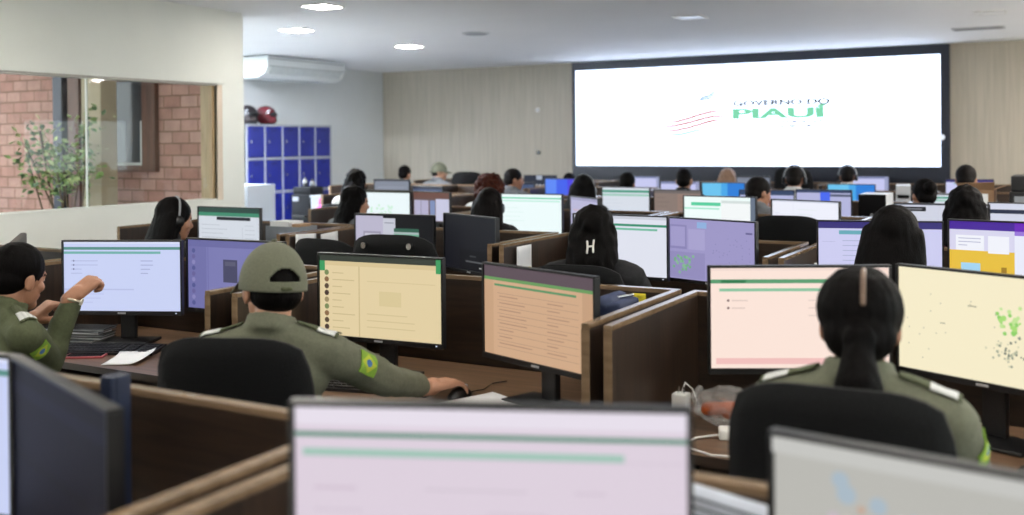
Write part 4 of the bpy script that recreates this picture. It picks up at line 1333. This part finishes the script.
keyboard(-2.17, 2.885, 12, 'black keyboard beside the capped person')
keyboard(-.48, 2.92, 3, 'black keyboard before the ponytailed person')

def mouse(x, y, rz, label):
    t = thing('computer_mouse', label, 'mouse', (x, y, ZD), R(rz), 'black computer mice')
    bm = bmesh.new()
    bmesh.ops.create_uvsphere(bm, u_segments=20, v_segments=12, radius=1)
    for v in bm.verts:
        v.co = (v.co.x * .031, v.co.y * .055, max(0, v.co.z) * .034)
    MB().bm(bm).build('body', BLACK, t, True)
    MB().cyl((-.004, .03, .03), (.004, .03, .03), .008).build('wheel', GREYM, t)
    MB().tube([(0, .055, .006), (.01, .12, .004), (-.02, .2, .004), (.0, .26, .004)], .002, 6).build('cable', BLACK, t, True)
mouse(-1.845, 2.93, -8, 'black mouse under the hand of the capped person')
mouse(-.12, 2.88, 0, 'black mouse beside the ponytailed person')

t = thing('smartphone', 'smartphone in a pinkish red case on the desk beside the raised arm', 'phone', (-3.56, 2.79, ZD), R(-58))
MB().box(-.038, .038, -.078, .078, 0, .009, bev=.003).build('case', plain('red_case', 'b0525a', .4), t)
MB().box(-.033, .033, -.072, .072, .009, .0098).build('screen', BLACKG, t)
def sheet(name, x, y, rz, label, w_=.21, l_=.297, h=.002, mats=None, lines=True, z=ZD, cat='paper', warp=.006):
    t = thing(name, label, cat, (x, y, z), R(rz))
    mb = MB()
    n = 8
    vs = []
    for j in range(n + 1):
        for i in range(n + 1):
            u, v_ = i / n - .5, j / n - .5
            vs.append((u * w_, v_ * l_, h + warp * (u * u * 4 * max(0, u) + v_ * v_ * 3 * max(0, v_))))
    mb.add(vs, [(j * (n + 1) + i, j * (n + 1) + i + 1, (j + 1) * (n + 1) + i + 1, (j + 1) * (n + 1) + i) for j in range(n) for i in range(n)])
    o = mb.build('sheet', mats or PAPER, t, True)
    m = o.modifiers.new('t', 'SOLIDIFY')
    m.thickness = h * .8
    if lines:
        mb = MB()
        for i in range(9):
            mb.box(-w_ * .4, w_ * random.uniform(.0, .4), l_ * (.16 - i * .06), l_ * (.16 - i * .06) + .004, h + .0005, h + .0012)
        mb.box(-w_ * .4, w_ * .4, l_ * .28, l_ * .34, h + .0005, h + .0012)
        mb.build('print', plain('printing_ink', '8a8e96', .8), t)
    return t
sheet('paper_sheet', -3.35, 2.83, 30, 'white crumpled paper sheet beside the keyboard under the bluish screen', .15, .2, lines=False, warp=.03)
sheet('paper_sheet', -1.73, 2.83, -25, 'printed sheets with a dark block on the desk by the mouse hand', .21, .297, h=.004)
t = sheet('paper_pad', -1.40, 2.80, 10, 'small white paper pad by the wooden partition', .14, .17, h=.008, lines=False)
MB().box(-.05, .055, -.02, .0, .0075, .016, bev=.003).build('pen', BLACK, t)
# stack of folders below the first bluish screen
for k in range(5):
    t = thing('plastic_folder', 'clear plastic folder of papers, layer %s of the pile by the bluish screen stand' % ('first second third fourth topmost'.split()[k]), 'folder', (-3.90 + random.uniform(-.01, .01), 3.01 + random.uniform(-.01, .01), ZD + k * .0125), R(20 + random.uniform(-8, 8)), 'pile of plastic folders')
    MB().box(-.15, .15, -.045, .06, .001, .008, bev=.002).build('paper', PAPER if k % 2 else plain('grey_paper', 'a4a6aa', .7), t)
    MB().box(-.155, .155, -.05, .065, 0, .001).box(-.155, .155, -.05, .065, .0082, .0122, bev=.001).build('cover', plain('smoky_plastic', '50545a', .2), t)

t = thing('power_adapter', 'small white plug adapter standing by the wooden partition', 'adapter', (-1.09, 3.02, ZD))
MB().box(-.024, .024, -.024, .024, 0, .078, bev=.005).build('body', plain('white_plastic', 'e4e4e0', .35), t)
MB().cyl((-.009, 0, .078), (-.009, 0, .098), .003).cyl((.009, 0, .078), (.009, 0, .098), .003).build('prong', CHROME, t)
MB().tube([(.0, .0, .078), (.012, .005, .11), (.03, .02, .09), (.05, .04, .02), (.1, .05, .004)], .0022, 6).build('cable', plain('white_plastic', 'e4e4e0'), t, True)

# crumpled plastic bag with an orange packet
def bag():
    t = thing('plastic_bag', 'crumpled clear plastic bag with an orange packet beside the pale pink screen', 'bag', (-.93, 3.02, ZD))
    bm = bmesh.new()
    bmesh.ops.create_icosphere(bm, subdivisions=5, radius=1)
    for v in bm.verts:
        n = noise.noise(v.co * 2.4) * .25 + abs(noise.noise(v.co * 6)) * .22
        r_ = 1 + n
        v.co = Vector((v.co.x * .105 * r_, v.co.y * .075 * r_, max(.0, .052 + v.co.z * .055 * r_)))
    m, nt, b = new_mat('clear_crinkled_plastic')
    b.inputs['Base Color'].default_value = (.85, .86, .86, 1)
    b.inputs['Roughness'].default_value = .18
    b.inputs['Transmission Weight'].default_value = .6
    b.inputs['Alpha'].default_value = .42
    MB().bm(bm).build('film', m, t, True)
    MB().cap((-.06, -.045, .05), (.055, -.055, .075), .02, .016).cap((.0, -.04, .045), (.07, -.02, .05), .018).build('packet', plain('orange_packet', 'c8602c', .4, var=.2), t, True)
    MB().tube([(-.1, 0, .035), (-.125, .02, .07), (-.11, .03, .09)], .012, 8).build('knot', m, t, True)
bag()
t = thing('charger_block', 'flat white charger block lying before the crumpled plastic bag', 'charger', (-.87, 2.885, ZD), R(20))
MB().box(-.055, .055, -.03, .03, 0, .03, bev=.007).build('body', plain('white_plastic', 'e4e4e0'), t)
MB().tube([(-.05, 0, .01), (-.12, -.02, .004), (-.16, -.1, .003), (-.08, -.18, .003), (.04, -.19, .003), (.16, -.16, .003)], .003, 6).build('cable', plain('white_plastic', 'e4e4e0'), t, True)

def note(name, x, y, z, face, w_, h_, mat, label, tilt=0, cat='paper', lines=False, parts='sheet'):
    """paper fixed to an upright panel; face = direction it looks to in degrees (0 = towards -y)"""
    t = thing(name, label, cat, (x, y, z), R(face))
    m = Matrix.Rotation(R(tilt), 4, 'Y')
    n = 6
    mb = MB()
    vs = []
    for j in range(n + 1):
        for i in range(n + 1):
            vs.append(m @ Vector(((i / n - .5) * w_, -.003 - .012 * (j / n < .3) * (1 - j / n / .3) ** 2 * (i / n), (j / n - .5) * h_)))
    mb.add(vs, [(j * (n + 1) + i, j * (n + 1) + i + 1, (j + 1) * (n + 1) + i + 1, (j + 1) * (n + 1) + i) for j in range(n) for i in range(n)])
    o = mb.build(parts, mat, t, True)
    md = o.modifiers.new('t', 'SOLIDIFY')
    md.thickness = .001
    if lines:
        mb = MB()
        for i in range(8):
            mb.box(-w_ * .4, w_ * random.uniform(0, .4), -.0045, -.004, h_ * (.36 - i * .085), h_ * (.36 - i * .085) + .004, mat=m)
        mb.box(-w_ * .35, w_ * .05, -.0046, -.004, h_ * -.42, h_ * -.34, mat=m)
        mb.build('print', plain('printing_ink_dark', '5a6478', .8), t)
    return t
YEL = plain('yellow_note', 'd8c828', .7)
note('printed_sheet', -.505, 1.508, .985, 0, .25, .17, plain('cool_white_paper', 'cdd4e2', .7), 'printed white sheet fixed at a slant to the panel of the row nearest the camera', 8, lines=True)
note('sticky_note', -1.375, 3.388, 1.035, 0, .05, .05, YEL, 'yellow sticky note on the panel behind the orange tinted screen', 0, 'note')
note('paper_sheet', -2.557, 4.70, .97, 90, .16, .18, PAPER, 'white sheet pinned to the partition beside the black angled screen', 0)
note('sticky_note', -2.549, 4.72, .915, 90, .07, .06, YEL, 'yellow note stuck on the white sheet pinned to the partition', 0, 'note')
note('paper_sheet', -3.984, 4.64, .99, 90, .18, .17, PAPER, 'white sheet pinned to the partition, beside the head of the capped person', 3)
note('paper_sheet', -3.984, 4.86, .98, 90, .16, .17, PAPER, 'second white sheet pinned to the partition, deeper than its neighbour', -3)
t = thing('desk_organizer', 'grey plastic desk organizer on the desk beside the form screen', 'organizer', (-4.50, 5.13, ZD))
MB().box(-.16, .12, -.09, -.085, 0, .33).box(-.16, -.155, -.085, .09, 0, .33).box(.115, .12, -.085, .09, 0, .33).box(-.155, .115, .085, .09, 0, .33).box(-.155, .115, -.085, .085, 0, .006).build('body', plain('grey_acrylic', '8c949c', .25), t)
MB().box(-.14, .02, -.07, .07, .006, .36).build('paper', PAPER, t)
MB().box(.03, .1, -.05, .05, .006, .345).build('folder', plain('tan_folder', 'a08060', .7), t)

def tower(x, y, rz, w_, d_, h_, label, front, side, z=ZD, top=None):
    t = thing('computer_tower', label, 'computer', (x, y, z), R(rz))
    MB().box(-w_ / 2, w_ / 2, -d_ / 2 + .012, d_ / 2, .008, h_, bev=.004).build('case', side, t)
    MB().box(-w_ / 2, w_ / 2, -d_ / 2, -d_ / 2 + .012, .008, h_, bev=.004).build('front_panel', front, t)
    MB().box(-w_ * .4, w_ * .4, -d_ / 2 - .002, -d_ / 2, h_ * .72, h_ * .8).build('drive_bay', BLACKG, t)
    MB().cyl((0, -d_ / 2 - .003, h_ * .62), (0, -d_ / 2, h_ * .62), min(.012, w_ * .2)).build('power_button', GREYM, t)
    for sx in (-1, 1):
        for sy in (-1, 1):
            MB().box(sx * w_ * .32 - .01, sx * w_ * .32 + .01, sy * d_ * .36 - .015, sy * d_ * .36 + .015, 0, .008).build('foot', BLACK, t)
    return t
tower(-1.735, 1.43, 0, .035, .05, .392, 'slim dark navy computer behind the dark edge-on screen', plain('navy_plastic', '262e44', .35), plain('navy_plastic', '262e44'))
tower(-1.395, 3.24, 0, .10, .24, .27, 'slim black computer half hidden by the wooden partition', BLACK, BLACK)
t = thing('pencil_case', 'navy blue pouch on the slim black computer behind the partition', 'pouch', (-1.395, 3.24, ZD + .27))
MB().cap((-.02, -.06, .035), (-.02, .06, .035), .035).box(-.05, .045, -.09, .09, .0, .05, bev=.015).build('body', plain('navy_fabric', '2a3656', .7), t, True)
MB().cap((-.04, -.08, .052), (.035, .05, .06), .005).build('zip', CHROME, t, True)
tower(-1.45, 8.62, 0, .21, .36, .425, 'computer tower with a black front and pale top beside the fifth row', BLACKG, TOWERG)
tower(-1.50, 10.42, 8, .13, .4, .42, 'pale grey computer tower beside a lilac screen', TOWERG, TOWERG)
tower(-1.32, 10.42, 4, .12, .4, .45, 'taller pale grey computer tower beside the head with a bun', TOWERG, TOWERG)
t = thing('paper_cup', 'pale paper cup standing in the corner below a white edged partition', 'cup', (-1.07, 4.98, ZD))
MB().cyl((0, 0, 0), (0, 0, .26), .04, .05, 20).build('body', plain('cup_paper', 'c4c8c4', .6), t, True)
MB().cyl((0, 0, .258), (0, 0, .27), .052, .052, 20).build('rim', PAPER, t)

# cardboard box
t = thing('cardboard_box', 'open brown cardboard box with a white shipping label', 'box', (-.70, 8.66, ZD))
mb = MB().box(-.12, .12, -.14, -.136, 0, .47).box(-.12, .12, .136, .14, 0, .47).box(-.12, -.116, -.136, .136, 0, .47).box(.116, .12, -.136, .136, 0, .47).box(-.12, .12, -.14, .14, -.0, .004)
mb.build('body', CARD, t)
MB().add([(-.12, -.14, .47), (.12, -.14, .47), (.13, -.2, .53), (-.14, -.2, .52), (-.12, -.137, .47), (.12, -.137, .47), (.13, -.197, .532), (-.14, -.197, .522)], [(0, 1, 2, 3), (7, 6, 5, 4), (0, 4, 5, 1), (1, 5, 6, 2), (2, 6, 7, 3), (3, 7, 4, 0)]).build('flap', CARD, t)
MB().add([(.12, -.14, .47), (.12, .14, .47), (.2, .14, .5), (.2, -.14, .5), (.117, -.14, .473), (.117, .14, .473), (.197, .14, .503), (.197, -.14, .503)], [(0, 1, 2, 3), (7, 6, 5, 4), (0, 4, 5, 1), (1, 5, 6, 2), (2, 6, 7, 3), (3, 7, 4, 0)]).build('flap', CARD, t)
MB().box(-.1, .08, -.1412, -.14, .32, .44).build('shipping_label', PAPER, t)
# black office printer at the frame edge
def printer(x, y, label, w_, d_, h_, mat):
    t = thing('printer', label, 'printer', (x, y, ZD))
    MB().box(-w_ / 2, w_ / 2, -d_ / 2, d_ / 2, .01, h_ * .8, bev=.012).build('body', mat, t)
    MB().box(-w_ / 2 + .01, w_ / 2 - .01, -d_ / 2 + .02, d_ / 2, h_ * .8, h_, bev=.012).build('scanner_lid', mat, t)
    MB().box(-w_ * .35, w_ * .35, -d_ / 2 - .04, -d_ / 2 + .01, h_ * .2, h_ * .24).build('paper_tray', BLACK, t)
    MB().box(-w_ * .4, -w_ * .1, -d_ / 2 - .004, -d_ / 2, h_ * .62, h_ * .74).build('control_panel', plain('printer_panel', '888c92', .4), t)
    for sx in (-1, 1):
        MB().box(sx * w_ * .4 - .02, sx * w_ * .4 + .02, -d_ * .3, d_ * .3, 0, .01).build('foot', BLACK, t)
    return t
printer(-.30, 8.62, 'big black office printer beside the cardboard box', .34, .40, .58, BLACK)
t = thing('storage_cabinet', 'low grey storage cabinet under the dark grey printer', 'cabinet', (-7.24, 8.62, 0))
MB().box(-.35, .35, -.25, .25, .05, .74, bev=.004).build('body', LOCKERG, t)
for k in (-1, 1):
    d = MB().box(.17 * k - .165, .17 * k + .165, -.262, -.25, .07, .72, bev=.003).build('door', LOCKERG, t)
    MB().box(.17 * k - .14 * k - .008, .17 * k - .14 * k + .008, -.275, -.262, .4, .5).build('handle', GREYM, d)
MB().box(-.33, .33, -.23, .23, 0, .05).build('plinth', BLACK, t)
pr = printer(-7.36, 8.62, 'dark grey printer in front of the blue lockers', .26, .24, .40, plain('dark_grey_plastic', '14161a', .7, spec=.15))
for k, (x, l) in enumerate(((-7.42, 'small steel bottle on the dark grey printer'), (-7.28, 'shorter steel bottle on the dark grey printer'))):
    b_ = thing('steel_bottle', l, 'bottle', (-7.41 + k * .1, 8.64, ZD + .40))
    MB().cyl((0, 0, 0), (0, 0, .07 - .02 * k), .03, .03, 18).cyl((0, 0, .07 - .02 * k), (0, 0, .085 - .02 * k), .03, .016, 18).build('body', plain('brushed_steel', '6a6e72', .5, .6), b_, True)
    MB().cyl((0, 0, .085 - .02 * k), (0, 0, .105 - .02 * k), .017, .017, 14).build('lid', BLACK, b_, True)
# low cabinet and boxes near the lockers
t = thing('filing_cabinet', 'pale grey steel filing cabinet in front of the blue lockers', 'cabinet', (-8.27, 8.62, 0))
MB().box(-.24, .22, -.2, .25, .03, 1.15, bev=.004).build('body', CABG, t)
for k in range(3):
    d = MB().box(-.225, .205, -.215, -.2, .06 + k * .36, .4 + k * .36, bev=.003).build('drawer', CABG, t)
    MB().box(-.07, .05, -.228, -.215, .3 + k * .36, .315 + k * .36).build('handle', GREYM, d)
MB().box(-.22, .2, -.18, .23, 0, .03).build('plinth', BLACK, t)
t = thing('storage_box', 'pale grey storage box beside the dark printer', 'box', (-7.06, 8.62, ZD + .001))
MB().box(-.14, .14, -.14, .14, 0, .29, bev=.006).build('body', CABG, t)
MB().box(-.147, .147, -.147, .147, .29, .315, bev=.004).build('lid', CABG, t)
t = thing('storage_box', 'black storage box on the desk between the pale box and the seated person', 'box', (-6.68, 8.55, ZD))
MB().box(-.13, .13, -.12, .12, 0, .29, bev=.006).build('body', BLACK, t)
MB().box(-.135, .135, -.125, .125, .29, .31, bev=.004).build('lid', BLACK, t)
t = thing('pink_bag', 'bright pink bag standing before the pale storage box', 'bag', (-7.0, 8.43, ZD + .001))
bm = bmesh.new()
bmesh.ops.create_icosphere(bm, subdivisions=3, radius=1)
for v in bm.verts:
    v.co = Vector((v.co.x * .09, v.co.y * .05, .11 + max(-.11, v.co.z * .12))) * (1 + .06 * noise.noise(v.co * 3))
    v.co.z = max(v.co.z, 0)
MB().bm(bm).build('body', plain('pink_fabric', 'c8388a', .7, bump=.2), t, True)
MB().tube([(-.04, 0, .21), (-.03, 0, .28), (.03, 0, .28), (.04, 0, .21)], .008, 8).build('handle', plain('pink_fabric', 'c8388a'), t, True)
